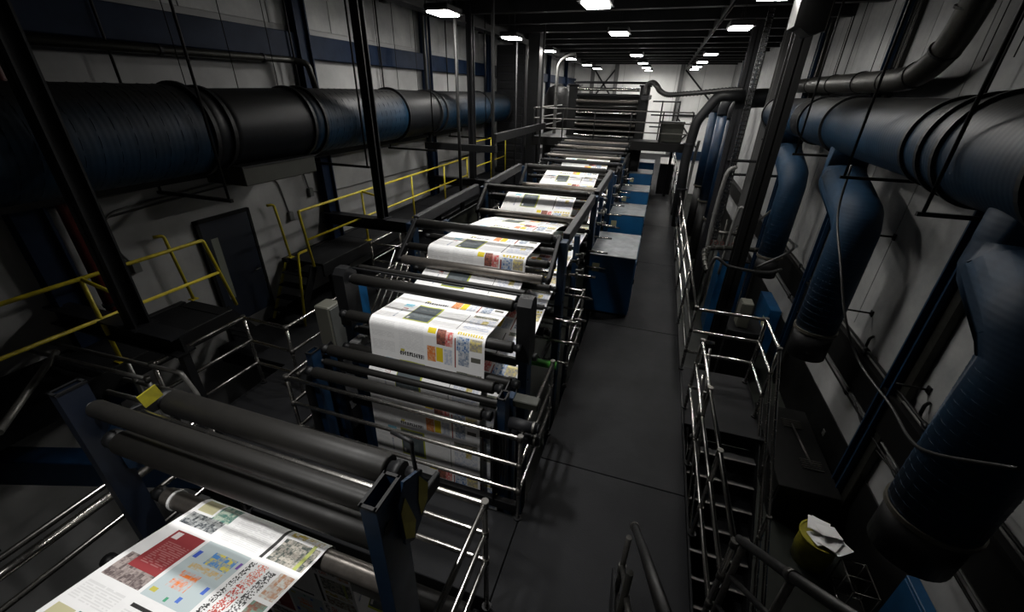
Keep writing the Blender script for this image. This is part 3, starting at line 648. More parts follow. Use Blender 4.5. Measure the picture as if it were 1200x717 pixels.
for i,(pts,r_,m_,l) in enumerate((
  ([(1.55,9.9,.15),(1.5,10.5,.3),(1.6,11,.35),(2.2,11.3,.35),(3.0,11.4,.35)],.06,'galv','dull corrugated hose curving at the foot of the columns'),
  ([(1.5,9.4,-.4),(1.55,9.5,.6),(1.9,9.45,.5),(2.6,9.5,.45),(3.0,9.9,.42)],.035,'rubber','black hose curving round the wide column foot'),
  ([(1.75,12,-.5),(1.7,12,.8),(1.75,12,2.0),(1.95,12.1,2.2)],.05,'ltgrey','pale upright pipe between the dark columns'),
  ([(2.1,11.6,-.5),(2.15,11.6,1.2),(2.35,11.6,1.35),(2.35,11.6,2.6)],.035,'ltgrey','crooked pale pipe beside the cable chains'),
  ([(3.6,12.4,0.5),(3.3,10.6,.7),(2.6,10.2,.3)],.03,'rubber','slanting black pipe running from the wall to the columns'),
  ([(3.6,13.0,1.6),(2.9,12.4,.9),(2.3,11.8,.7)],.03,'fitting','slanting grey pipe behind the third branch duct'),
  ([(1.25,16.5,-2.58),(1.25,16.5,1.3),(1.3,16.5,2.4)],.05,'ltgrey','short pale pipe beyond the aisle rail'),
  ([(2.0,15.2,1.55),(3.79,15.2,1.6)],.04,'steel','dark crosswise pipe at mid height behind the columns'),
  ([(2.0,14.2,2.1),(3.79,14.3,2.1)],.04,'steel','dark crosswise pipe higher up behind the columns'))):
    t=thing('pipe_run',l,'pipe',pts[0]); P_=smooth(pts,6); obj('tube',MB().tube(P_,r_,12),m_,t)
    for q in range(2,len(P_)-2,2 if 'corrug' in l else 5): obj('band',MB().ring(P_[q],P_[q+1]-P_[q-1],r_*.95,r_*1.25,r_*.6,12),'fitting' if 'corrug' in l else m_,t)
t=thing('valve_manifold','cluster of grey valves and pipes at the foot of the far columns','valves',(2.4,13.4,ZF))
for k in range(5): obj('riser_pipe',MB().cyl((2.0+.16*k,13.6,ZF),(2.0+.16*k,13.6,.2+.15*(k%3)),.03,8),'galv',t)
obj('header_pipe',MB().cyl((1.9,13.6,.1),(2.8,13.6,.1),.05,10),'fitting',t)
for k in range(5): obj('hand_wheel',MB().ring((2.0+.16*k,13.5,-.2),(0,1,0),.045,.06,.015,14),'red',t)
t=thing('overhead_bracket','grey angled duct end hanging from the roof right of the middle','duct',(1.65,8.3,4.7))
obj('casing',MB().prism([(1.54,4.68),(1.63,4.66),(1.76,4.57),(1.94,4.62),(1.94,6.69),(1.54,6.69)],'y',7.9,8.35),'black',t)
obj('corner_strip',MB().box(1.935,1.95,7.88,7.92,4.6,6.69),'galv',t)

# ================================================================ PRESS
def roller(t,y,z,r,m='roller',x0=-2.97,x1=-1.03,j=True,name='roller'):
    ro=obj(name,MB().tube([(x0,y,z),(x0+.012,y,z),(x1-.012,y,z),(x1,y,z)],[r*.93,r,r,r*.93],24),m,t)
    if j:
        obj('journal',MB().tube([(x0-.09,y,z),(x0-.04,y,z),(x0-.035,y,z),(x0,y,z)],[r*.8,r*.8,r*.6,r*.6],14),'steel',ro)
        obj('journal',MB().tube([(x1,y,z),(x1+.035,y,z),(x1+.04,y,z),(x1+.09,y,z)],[r*.6,r*.6,r*.8,r*.8],14),'steel',ro)
    return ro
def tubepost(t,x,y,z0,z1,sx,sy,m='blue',hole=True,name='post'):
    w_=.012
    mb=MB().box(x-sx/2,x-sx/2+w_,y-sy/2,y+sy/2,z0,z1).box(x+sx/2-w_,x+sx/2,y-sy/2,y+sy/2,z0,z1).box(x-sx/2+w_,x+sx/2-w_,y-sy/2,y-sy/2+w_,z0,z1).box(x-sx/2+w_,x+sx/2-w_,y+sy/2-w_,y+sy/2,z0,z1)
    p=obj(name,mb,m,t)
    if hole:
        obj('open_rim',MB().box(x-sx/2-.004,x-sx/2+w_,y-sy/2-.004,y+sy/2+.004,z1-.006,z1+.006).box(x+sx/2-w_,x+sx/2+.004,y-sy/2-.004,y+sy/2+.004,z1-.006,z1+.006).box(x-sx/2,x+sx/2,y-sy/2-.004,y-sy/2+w_,z1-.006,z1+.006).box(x-sx/2,x+sx/2,y+sy/2-w_,y+sy/2+.004,z1-.006,z1+.006),'steel',p)
    return p
PL,PR=-3.06,-.95
# --- gantry 0, nearest
t=thing('paper_gantry','nearest roller gantry with hollow blue posts, lower left','gantry',(-2,1.05,0),'roller gantries of the press')
pr_=tubepost(t,-.93,1.02,-2.55,2.2,.085,.19); tubepost(t,-3.07,1.02,-2.55,2.2,.07,.15,'door')
obj('slot_hole',MB().cyl((-.89,.98,2.02),(-.882,.98,2.02),.035,16),'black',pr_)
roller(t,1.42,1.80,.088,x0=-2.97,x1=-1.2); roller(t,1.06,2.03,.055,'roller',-3.0,-1.0); roller(t,1.04,1.82,.075,'roller',-2.86,-1.0)
roller(t,1.24,1.86,.018,'chrome',-3.0,-1.0,False,'chrome_bar'); roller(t,1.26,1.58,.03,'steel',-3.0,-1.0,False,'tie_bar')
ro=roller(t,1.12,1.205,.062,'rollerworn',-2.9,-1.06)
obj('end_ring',MB().ring((-2.80,1.12,1.205),(1,0,0),.062,.070,.02,24),'paper',ro)
for x,dz in ((-.87,0),(-3.0,-.28)):
    pl=obj('side_bracket',MB().prism([(y_,z_+dz) for y_,z_ in [(1.04,2.10),(1.10,2.19),(1.22,2.13),(1.30,1.96),(1.28,1.85),(1.12,1.74),(1.05,1.80)]],'x',x-.008,x+.008),'blue',t)
    if x>-2:
        obj('yellow_tape',MB().prism([(1.045,2.04),(1.09,2.10),(1.15,1.86),(1.12,1.76),(1.055,1.84)],'x',x+.009,x+.012),'dirtyyellow',pl)
        obj('yellow_tape',MB().prism([(1.22,2.10),(1.29,1.97),(1.27,1.87),(1.20,1.83),(1.19,1.95)],'x',x+.009,x+.012),'dirtyyellow',pl)
    else: obj('yellow_tape',MB().prism([(1.24,1.98),(1.36,2.0),(1.38,1.9),(1.26,1.88)],'x',x+.04,x+.05),'dirtyyellow',t)
    obj('bearing_arm',MB().bar((x-.03,1.10,1.86),(x-.03,1.46,1.80),.03,.10,(0,0,1),.006),'steel',t)
obj('clamp_lever',MB().tube(fillet([(-1.0,1.40,1.86),(-1.04,1.44,1.97),(-1.02,1.42,2.08),(-1.16,1.44,2.09)],.02,3),.012,10).cyl((-1.06,1.40,1.86),(-.98,1.40,1.86),.03,14),'steel',t)
roller(t,1.62,-.02,.11,'roller',-3.0,-.86,True,'pit_roller')
roller(t,.75,.95,.06,'roller',-2.97,-1.03)
roller(t,.55,.5,.07,'roller',-2.97,-1.03)
# --- gantry low (u2)
t=thing('paper_gantry','low roller gantry behind the crosswise polished rail','gantry',(-2,2.85,0),'roller gantries of the press')
for x in (-.96,-3.07):
    tubepost(t,x,2.78,-2.5,1.36,.075,.13,name='post'); 
    obj('rear_post',MB().box(x-.04,x+.04,2.95,3.05,-2.5,1.2,.005),'blue',t)
    obj('cheek_plate',MB().prism([(2.62,.1),(2.62,.95),(2.72,1.22),(3.1,1.28),(3.2,.1)],'x',x-.055,x-.045),'steel',t)
roller(t,2.92,1.30,.062,x0=-2.98,x1=-1.1); roller(t,2.84,1.20,.035,x0=-3.0,x1=-1.03); roller(t,2.66,1.19,.058,x0=-2.98,x1=-1.12)
roller(t,3.09,.95,.05,x0=-2.95,x1=-1.05); roller(t,3.1,.5,.05,x0=-2.95,x1=-1.05); 
for z,y in ((1.12,2.72),(.9,2.8)):
    mo=obj('air_motor',MB().cyl((-.88,y,z),(-.62,y,z),.055,20).cyl((-.62,y,z),(-.60,y,z),.042,20),'column',t); obj('end_cap',MB().ring((-.65,y,z),(1,0,0),.055,.06,.02,20),'fitting',mo)
obj('square_arm',MB().box(-.9,-.66,2.86,2.98,1.18,1.26,.008),'olive',t)
obj('kick_beam',MB().box(-3.3,-.74,2.64,2.70,.0,.12,.006),'steel',t)
for k in range(6): obj('drain_hose',MB().tube(smooth([(-1.06+.03*k,2.72,1.0),(-1.05+.03*k,2.70,.6),(-1.07+.03*k,2.74,.15)],5),.012,8),'rubber',t)
# --- G3
t=thing('paper_gantry','tall dark-topped gantry over the nearest page hump','gantry',(-2,3.45,0),'roller gantries of the press')
for x in (-.96,-3.08):
    obj('post',MB().box(x-.05,x+.05,3.36,3.54,-2.5,1.35,.006),'blue',t)
    obj('post_cap',MB().prism([(3.34,1.35),(3.34,1.98),(3.40,2.04),(3.50,2.04),(3.56,1.98),(3.56,1.35)],'x',x-.07,x+.07),'steel',t)
    for z in (.9,1.1,1.3): obj('bolt',MB().cyl((x+.05,3.4,z),(x+.062,3.4,z),.012,8),'fitting',t)
roller(t,3.46,1.91,.062,x0=-2.98,x1=-1.1); roller(t,3.62,1.99,.028,x0=-3.0,x1=-1.03,j=False,name='tie_bar'); roller(t,3.50,2.02,.012,'steel',-3.0,-1.03,False,'web_wire')
roller(t,3.285,1.542,.06,x0=-2.98,x1=-1.04); roller(t,3.235,1.14,.055,x0=-2.98,x1=-1.04); roller(t,3.42,1.28,.05,x0=-2.98,x1=-1.04)
roller(t,3.62,.92,.05,'ltgrey',-2.9,-1.1); roller(t,3.9,1.05,.06); roller(t,3.5,.6,.06)
obj('gear_case',MB().box(-1.12,-1.02,3.26,3.40,.95,1.10,.01),'blue',t)
obj('gear_case',MB().box(-3.35,-3.16,3.55,3.9,1.15,1.75,.02),'bluecab',t)
obj('foot_motor',MB().box(-3.02,-2.9,3.25,3.45,1.1,1.2,.01),'cond',t)
# --- generic tall units with tilted arms
def unit(y,label,long_beam=True,arms=True,zt=2.14,cr=(-.31,1.913)):
    t=thing('paper_gantry',label,'gantry',(-2,y,0),'roller gantries of the press')
    for x in (-.93,-3.1):
        obj('post',MB().box(x-.05,x+.05,y-.08,y+.08,-2.5,zt,.006),'blue',t)
        obj('rear_post',MB().box(x-.04,x+.04,y+1.0,y+1.1,-2.5,1.9,.006),'blue',t)
        xi=x-.06 if x>-2 else x+.06
        if arms: obj('tilted_arm',MB().bar((xi,y+.04,zt+.03),(xi,y-.48,zt-.36),.05,.10,(0,0,1),.008),'steel',t)
        for z in (.5,.9,1.3,1.7): obj('bolt',MB().cyl((x+.05,y-.03,z),(x+.066,y-.03,z),.014,8),'fitting',t)
        if long_beam: obj('long_beam',MB().bar((x,y+.12,zt-.02),(x,y+2.35,zt+.02),.09,.16,(0,0,1),.008),'column',t)
    roller(t,y,zt,.064,x0=-3.0,x1=-1.08)
    if arms:
        roller(t,y-.48,zt-.36,.060,'rollerworn' ,-2.98,-1.06)
        for x0,x1 in ((-2.98,-2.66),(-1.30,-1.06)): pass
    roller(t,y+cr[0],cr[1],.05,x0=-2.98,x1=-1.04); roller(t,y+.3,1.86,.05,x0=-2.98,x1=-1.04)
    for k,(dy,z,r_,m_) in enumerate(((-.4,1.35,.05,'roller'),(-.1,1.5,.05,'roller'),(.2,1.25,.06,'roller'),(.5,1.45,.045,'chrome'),(.8,1.1,.07,'roller'),(-.3,.95,.06,'roller'),(.1,.75,.03,'chrome'),(.5,.8,.06,'roller'),(1.3,1.6,.05,'roller'),(1.5,1.2,.06,'roller'))):
        roller(t,y+dy,z,r_,m_,-2.98,-1.04)
    for k,(dy,z) in enumerate(((-.45,1.25),(-.45,.95),(.1,1.35),(.1,1.0),(.6,1.45),(.6,1.1))):
        obj('tie_bar',MB().cyl((-.9,y+dy,z),(-.55,y+dy,z),.018,10),'chrome',t)
    for k,(dy,z) in enumerate(((.35,1.75),(.35,1.55),(.75,1.7),(.9,1.4))):
        obj('hand_knob',MB().cyl((-.89,y+dy,z),(-.80,y+dy,z),.02,10).cyl((-.80,y+dy,z),(-.77,y+dy,z),.045,14),'fitting',t)
    return t
unit(4.95,'roller gantry with tilted side arms behind the nearest page hump')
unit(7.65,'roller gantry with tilted side arms where the web first rises again',cr=(.13,1.955))
unit(10.35,'blue-posted roller gantry third behind the page humps',False,cr=(.69,1.93))
unit(13.0,'blue-posted roller gantry just before the far catwalk',False,cr=(-.2,1.82))
gu=[o for o in C.objects if o.get('label')=='roller gantry with tilted side arms behind the nearest page hump'][0]
gr=obj('ink_roller',MB().cyl((-2.98,4.3,.7),(-.78,4.3,.7),.05,16),'green',gu); gr['label']='bright green roller low in the gantry'; obj('roller_arm',MB().bar((-1.0,4.3,.7),(-1.0,4.9,.7),.04,.08),'steel',gu)
# transport rollers between
t=thing('roller_bank','bank of pale parallel rollers beneath the far catwalk','rollers',(-2,13.6,1.9))
for k,(y,z) in enumerate(((12.3,2.04),(12.75,2.12),(13.5,2.18),(14.0,2.25),(14.5,2.28),(15.1,2.3))): roller(t,y,z,.05,'rollerworn' if k%2 else 'column',-3.1,-.95)
for x in (-3.15,-.9): obj('side_rail',MB().box(x-.03,x+.03,11.9,15.4,1.9,2.0),'steel',t); obj('leg',MB().box(x-.04,x+.04,12.6,12.68,0-.28,1.9),'steel',t); obj('leg',MB().box(x-.04,x+.04,15.3,15.38,0,1.9),'steel',t)
# --- far tower
t=thing('folder_tower','tall dark roller tower rising above the far catwalk','tower',(-1.95,17,0))
for x in (-3.25,-.75):
    obj('side_frame',MB().box(x-.16,x+.16,16.75,17.5,0,4.0,.02),'steel',t); obj('post_cap',MB().box(x-.2,x+.2,16.7,17.55,4.0,4.06,.01),'column',t)
for k in range(11):
    z=2.0+.19*k; m_=('rollerworn','column','chrome','roller')[k%4]; roller(t,16.72-.05*(k%3),z,.055,m_,-3.08,-.92,False)
roller(t,17.1,4.12,.04,'column',-3.3,-.7,False,'top_shaft')
obj('back_panel',MB().box(-3.1,-.9,17.3,17.34,1.6,3.75),'black',t)
t=thing('lower_tower','broad dark machine body behind the far tower','machine',(-2,19.5,0))
obj('body',MB().box(-3.3,-.8,18.5,22,0,2.9,.03),'steel',t); obj('body_top',MB().box(-3.2,-.9,18.7,21.8,2.9,3.1,.02),'column',t)
for k in range(4): obj('hatch',MB().box(-.8,-.785,18.7+.8*k,19.35+.8*k,.4,2.4,.005),'bluecab',t)
# --- far catwalk
t=thing('catwalk_bridge','dark catwalk bridging the press in the far middle','catwalk',(-1.3,16,2.2))
a=-4.4
while a<.95: obj('deck_plate',MB().box(a+.004,min(a+.89,.95)-.004,15.55,16.4,2.30,2.36,.004),'steel',t); a+=.89
obj('front_beam',MB().box(-4.4,.95,15.5,15.56,2.08,2.36,.006),'black',t)
for x in (-4.3,.85): obj('leg',MB().box(x-.05,x+.05,15.55,15.65,0,2.3),'steel',t)
obj('side_walk',MB().box(-4.4,-3.5,16.4,20.0,2.28,2.34,.004),'steel',t)
t=thing('catwalk_rail','three-bar rail in front of the far catwalk and tower','railing',(-4.35,15.5,2.36))
for z,nm in ((2.64,'low_rail'),(2.95,'mid_rail'),(3.28,'top_rail')): obj(nm,MB().tube(fillet([(-4.35,20,z),(-4.35,15.52,z),(.9,15.52,z),(.9,16.4,z)],.03,3),.022,10),'fitting',t)
for x in (-4.35,-3.3,-2.2,-1.0,.0,.9): obj('post',MB().cyl((x,15.52,2.3),(x,15.52,3.28),.022,10),'steel',t)
t=thing('cage_rail','small dark tube cage beside the far tower against the white wall','railing',(0,17.6,2.36))
for z in (2.7,3.1,3.55): obj('rail',MB().tube([(-.45,17.6,z),(.5,17.6,z),(.5,18.6,z)],.025,8),'steel',t)
for x,y in ((-.1,17.6),(.35,17.6),(.5,17.6),(.5,18.6)): obj('post',MB().cyl((x,y,2.0),(x,y,3.58),.025,8),'steel',t)
obj('support',MB().box(-.5,.6,17.5,18.7,1.9,2.0),'steel',t); obj('support_leg',MB().box(.5,.6,18.6,18.7,0,1.9),'steel',t)
t=thing('olive_box','olive box standing on the right end of the far catwalk','box',(.3,16,2.36)); obj('case',MB().box(-.05,.7,15.75,16.2,2.36,2.95,.02),'olive',t); obj('lid',MB().box(-.07,.72,15.73,16.22,2.95,2.99,.006),'steel',t)
# black hose from tower to column
pts=smooth([(-.62,14.3,3.75),(-.60,14.3,4.0),(-.45,14.2,4.08),(-.30,14,3.98),(-.22,14,3.88),(0,14,3.78),(.35,14,3.80),(.9,14,3.85),(1.5,14,3.92),(1.95,14,3.95)],6)
t=thing('vacuum_hose','thick black hose arching from the far tower to the columns','hose',(-.6,14.3,3.7)); obj('tube',MB().tube(pts,.06,14),'rubber',t)
mb=MB(); 
for q in range(1,len(pts)-1): mb.ring(pts[q],pts[q+1]-pts[q-1],.05,.075,.03,12)
obj('rib',mb,'rubber',t); t['label']='thick black hose arching from the far tower to the columns'
obj('end_clamp',MB().box(-.72,-.5,14.2,16.9,3.62,3.75,.01),'steel',t)
t=thing('branch_chute','thick black pipe elbow dropping behind the aisle rail','pipe',(.9,14.2,2.2))
obj('tube',MB().tube(fillet([(2.0,14,3.8),(1.35,14,3.78),(.92,14,3.1),(.84,14.1,2.0),(.95,14.1,.02)],.15,4),.14,18),'steel',t)
obj('band',MB().ring((.86,14.05,2.5),(0,0,1),.14,.17,.05,18).ring((.9,14.1,1.2),(0,0,1),.14,.17,.05,18),'column',t)
# left background machine, tank, lamp pole pipe
t=thing('left_tower','tall dark louvred structure at the far end of the left duct','structure',(-4.9,16.8,0))
obj('body',MB().box(-5.9,-4.85,15.9,18.0,.0,5.2,.02),'column',t)
for k in range(16): obj('louvre',MB().box(-5.85,-4.9,15.86,15.9,1.0+.26*k,1.18+.26*k,.004),'steel',t)
obj('right_post',MB().box(-4.75,-4.35,15.9,16.4,0,ZC-.02,.02),'steel',t)
t=thing('black_tank','rounded black tank rising behind the left end of the catwalk','tank',(-4.6,21,2.3))
obj('shell',MB().tube([(-4.9,21.5,0),(-4.9,21.5,3.6),(-4.9,21.5,3.95),(-4.9,21.5,4.1)],[.6,.6,.45,.12],28),'black',t); obj('band',MB().ring((-4.9,21.5,3.2),(0,0,1),.59,.63,.08,28),'steel',t)
t=thing('gooseneck_pipe','pale pipe curving over at the top beside the left light row','pipe',(-3.95,17,1.9))
obj('tube',MB().tube(smooth([(-3.98,17.2,0),(-3.98,17.2,2.5),(-3.98,17.2,4.3),(-3.9,17.2,4.75),(-3.6,17.2,4.95),(-3.35,17.2,5.0)],6),.06,12),'ltgrey',t)
mb=MB()
for k in range(14): mb.ring((-3.98,17.2,1.0+.23*k),(0,0,1),.055,.075,.03,12)
obj('band',mb,'fitting',t)
# cabinets along the aisle
def cabinet(y0,y1,h,x0,label,near=True,plate=True):
    t=thing('blue_cabinet',label,'cabinet',((x0-.06)/2,(y0+y1)/2,0),'blue cabinets along the aisle')
    obj('body',MB().box(x0,-.05,y0,y1,.05,h-.02,.012),'bluecab',t)
    obj('plinth',MB().box(x0+.03,-.08,y0+.03,y1-.03,0,.05),'steel',t)
    obj('top_plate',MB().box(x0-.01,-.04,y0-.01,y1+.01,h-.02,h,.006),'cabtop',t)
    obj('side_door',MB().box(-.05,-.038,y0+.05,y1-.05,.12,h-.1,.003),'bluecab',t)
    obj('latch',MB().box(-.038,-.02,y0+.12,y0+.15,h*.55,h*.55+.09,.003),'steel',t)
    if plate: obj('notice_plate',MB().box(x0+.06,x0+.19,y0-.006,y0,h*.72,h*.72+.16,.002),'label',t)
    return t
cabl=['nearest and largest blue cabinet on the left edge of the aisle','second tall blue cabinet along the left edge of the aisle','third tall blue cabinet along the left edge of the aisle','fourth tall blue cabinet along the left edge of the aisle','farthest tall blue cabinet along the left edge of the aisle']
for k,y in enumerate((7.24,10.26,13.15,16.4,19.3)): cabinet(y,y+1.0,1.2,-.86,cabl[k])
lowl=['low blue cabinet right behind the nearest tall one','low blue cabinet behind the second tall one','low blue cabinet behind the third tall one','low blue cabinet behind the fourth tall one']
for k,y in enumerate((8.62,11.7,14.7,17.8)): cabinet(y,y+.95,.93,-.98,lowl[k],plate=False)
t=thing('dark_machine_box','dark cabinet standing at the far end of the aisle','cabinet',(.3,20,0)); obj('body',MB().box(.2,.75,19,21,0,1.2,.02),'steel',t); obj('top',MB().box(.18,.77,18.98,21.02,1.2,1.24,.01),'fitting',t)
t=thing('grey_control_box','grey control box standing left of the nearest gantry rail','control box',(-3.75,3.7,0))
obj('case',MB().box(-3.95,-3.72,3.75,4.0,.55,1.25,.015),'beige',t); obj('door',MB().box(-3.72,-3.705,3.77,3.98,.58,1.22,.004),'box',t); obj('stand',MB().box(-3.88,-3.8,3.84,3.92,0,.55),'steel',t)
# clutter left of the press, below the rollers: lattice of sloping rails over a light floor plate
t=thing('side_stair','steel stair with many sloping chrome rails left of the second gantry','stairs',(-3.5,5,0))
obj('base_plate',MB().box(-3.9,-3.35,4.5,6.4,.02,.06,.004),'ltgrey',t)
for k in range(5): obj('sloping_rail',MB().cyl((-3.38-.11*k,4.35,.35),(-3.36-.11*k,5.5,1.45),.016,10),'chrome',t)
for k in range(4): obj('tread',MB().box(-3.85,-3.36,4.6+.25*k,4.8+.25*k,.25+.25*k,.28+.25*k,.004),'steel',t)
t=thing('glass_guard','greenish glass guard panel in a steel frame left of the press','guard',(-3.55,6.9,0))
obj('glass',MB().box(-3.41,-3.40,6.7,8.0,.6,1.65),'olive',t); obj('frame',MB().box(-3.42,-3.39,6.66,6.70,0,1.7).box(-3.42,-3.39,8.0,8.04,0,1.7).box(-3.42,-3.39,6.66,8.04,1.65,1.7),'steel',t)

# ================================================================ PRINTED WEBS
def sample(path, step):
    P=[Vector((0,y,z)) for y,z in path]; P=fillet(P,.06,5); L=[0]
    for a,b in zip(P[:-1],P[1:]): L.append(L[-1]+(b-a).length)
    n_=int(L[-1]/step); out=[];j=0
    for i in range(n_+1):
        s_=L[-1]*i/n_
        while j<len(L)-2 and L[j+1]<s_: j+=1
        f=(s_-L[j])/max(1e-9,L[j+1]-L[j]); out.append((P[j].lerp(P[j+1],f),s_))
    return out
W=(.86,.86,.86); K=(.03,.03,.03)
def hsh(a,b,c=0):
    v=np.sin(a*127.1+b*311.7+c*74.7)*43758.5453; return v-np.floor(v)
def rectsA():   # (col,par): list of (x0,y0,x1,y1,kind,colour,colour2)  page x right, y down the page
    R={}
    T=('text',(.42,.42,.42),None)
    R[0,0]=[(.08,.10,.92,.26,*T),(.08,.36,.9,.52,*T),(.08,.62,.9,.9,*T)]
    R[0,1]=[(.55,.08,.88,.26,'photo',(.16,.50,.66),(.50,.72,.80)),(.6,.34,.82,.48,'photo',(.45,.12,.12),(.8,.8,.8)),(.64,.5,.72,.92,'photo',(.30,.34,.42),(.75,.75,.78)),(.08,.35,.55,.45,*T),(.08,.52,.55,.62,*T),(.08,.72,.55,.9,*T)]
    R[1,0]=[(.06,.03,.94,.75,'text',(.52,.52,.54),None),(.06,.82,.94,.92,'glyph',(.03,.03,.03),None),(.1,.76,.25,.82,'flat',(.55,.5,.1),None)]
    R[1,1]=[(.04,.06,.96,.95,'flat',(.42,.47,.06),None),(.07,.10,.90,.90,'flat',(.09,.11,.12),None),(.2,.22,.8,.32,'text',(.5,.5,.5),None),(.16,.45,.7,.8,'text',(.28,.3,.3),None),(.1,.75,.2,.86,'flat',(.6,.6,.6),None)]
    R[2,0]=[(.10,.05,.36,.20,'flat',(.70,.56,.02),None),(.40,.05,.70,.45,'photo',(.10,.05,.05),(.35,.12,.08)),(.70,.08,.95,.45,'photo',(.65,.10,.10),(.75,.55,.5)),(.08,.52,.36,.92,'photo',(.70,.20,.05),(.75,.45,.25)),(.38,.52,.62,.90,'flat',(.75,.56,.02),None),(.66,.52,.94,.92,'photo',(.45,.50,.62),(.75,.75,.75))]
    R[2,1]=[(.08,.1,.92,.9,'text',(.62,.62,.64),None),(.93,.1,.96,.95,'flat',(.06,.06,.06),None)]
    R[3,0]=[(.08,.02,.92,.10,'glyph',(.62,.48,.04),None),(.08,.14,.5,.5,'photo',(.10,.20,.42),(.62,.66,.70)),(.52,.14,.92,.45,'photo',(.35,.33,.30),(.72,.62,.25)),(.15,.5,.5,.88,'photo',(.20,.26,.36),(.6,.62,.66)),(.55,.6,.88,.72,'flat',(.12,.12,.10),None),(.02,.2,.06,.95,'flat',(.28,.06,.05),None)]
    R[3,1]=[(.08,.05,.92,.18,'photo',(.10,.12,.10),(.40,.36,.28)),(.08,.22,.92,.85,'photo',(.56,.60,.70),(.80,.80,.82)),(.5,.3,.7,.5,'photo',(.5,.4,.08),(.7,.66,.5))]
    return R
def rectsB():
    T=('text',(.48,.48,.48),None); R={}
    R[0,0]=[(.08,.06,.9,.3,'photo',(.06,.07,.08),(.5,.52,.52)),(.55,.3,.95,.62,'photo',(.10,.24,.20),(.48,.56,.46)),(.1,.35,.5,.6,'flat',(.55,.52,.32),None),(.08,.68,.9,.95,*T)]
    R[0,1]=[(.10,.05,.95,.42,'photo',(.13,.10,.10),(.40,.34,.32)),(.30,.25,.95,.95,'flat',(.30,.045,.05),None),(.4,.35,.9,.75,'text',(.66,.4,.38),None),(.36,.8,.5,.92,'flat',(.75,.7,.7),None)]
    R[1,0]=[(.08,.05,.94,.85,*T),(.1,.88,.8,.93,'flat',(.03,.03,.03),None)]
    R[1,1]=[(.03,.03,.97,.97,'flat',(.52,.60,.62),None),(.22,.22,.6,.48,'photo',(.85,.22,.04),(.55,.60,.62)),(.2,.52,.85,.62,'photo',(.62,.45,.2),(.52,.6,.62)),(.35,.64,.85,.86,'photo',(.10,.28,.62),(.72,.62,.12)),(.08,.1,.2,.16,'flat',(.55,.5,.1),None),(.62,.1,.7,.18,'flat',(.1,.2,.62),None),(.84,.3,.9,.4,'flat',(.08,.16,.6),None),(.06,.68,.14,.8,'flat',(.06,.12,.55),None),(.45,.06,.5,.12,'flat',(.08,.35,.2),None),(.9,.75,.96,.85,'flat',(.2,.1,.4),None)]
    R[2,0]=[(.05,.04,.12,.95,'flat',(.04,.04,.04),None),(.18,.05,.94,.45,'photo',(.08,.10,.09),(.52,.48,.42)),(.75,.05,.82,.6,'flat',(.45,.50,.15),None),(.2,.5,.9,.62,'photo',(.5,.38,.05),(.75,.75,.75)),(.18,.66,.94,.95,'photo',(.24,.16,.12),(.62,.66,.60))]
    R[2,1]=[(.04,.02,.16,.95,'glyph2',(.06,.06,.06),None),(.2,.05,.42,.6,'glyph2',(.55,.10,.08),None),(.2,.62,.42,.95,'glyph2',(.72,.28,.22),None),(.46,.1,.62,.9,'glyph2',(.10,.10,.10),None),(.66,.05,.95,.5,'photo',(.30,.14,.10),(.22,.36,.30)),(.66,.55,.95,.95,'photo',(.55,.30,.18),(.70,.70,.66))]
    return R
LAY={'A':rectsA(),'B':rectsB()}
def paint(u,v,lay,pw,ph,cell,ncol,flip=False):
    col=np.minimum((u/pw).astype(int),ncol-1); row=np.floor(v/ph).astype(int); par=row%2
    px=(u-col*pw)/pw; py=(v-row*ph)/ph
    if flip: py=1-py
    out=np.tile(np.array(W),(len(u),1)); out*= (1-.03*hsh(np.floor(u/.05),np.floor(v/.05)))[:,None]
    for (c_,p_),rs in LAY[lay].items():
        base=(col==c_)&(par==p_)
        for (x0,y0,x1,y1,kind,c1,c2) in rs:
            m=base&(px>=x0)&(px<x1)&(py>=y0)&(py<y1)
            if not m.any(): continue
            c1=np.array(c1)
            if kind=='flat': out[m]=c1
            elif kind=='text':
                ln=(np.floor(py[m]*ph/cell)%2==0); g=hsh(np.floor(px[m]*22),np.floor(py[m]*ph/cell))>.16; k=(ln&g)[:,None]
                bg=out[m]; out[m]=np.where(k,.65*bg+.35*c1,bg)
            elif kind=='glyph':
                ln=(np.floor(px[m]*pw/cell/2)%2==0)|(hsh(np.floor(px[m]*pw/cell),np.floor(py[m]*ph/cell))>.7); out[m]=np.where(ln[:,None],c1,out[m])
            elif kind=='glyph2':
                ln=hsh(np.floor(px[m]*pw/cell),np.floor(py[m]*ph/cell))>.5; out[m]=np.where(ln[:,None],c1,out[m])
            elif kind=='photo':
                c2_=np.array(c2); q=.6*hsh(np.floor(px[m]*pw/.022),np.floor(py[m]*ph/.022),col[m]+.3)+.4*hsh(np.floor(px[m]*pw/.009),np.floor(py[m]*ph/.009),1.7)
                q=np.clip((q-.25)/.5,0,1)[:,None]; out[m]=c1*(1-q)+c2_*q
    return out
webmat=bpy.data.materials.new('newsprint'); webmat.use_nodes=True; nt=webmat.node_tree; bs=nt.nodes['Principled BSDF']; bs.inputs['Roughness'].default_value=.55; bs.inputs['Specular IOR Level'].default_value=.3
at=nt.nodes.new('ShaderNodeVertexColor'); at.layer_name='print'; nt.links.new(at.outputs['Color'],bs.inputs['Base Color'])
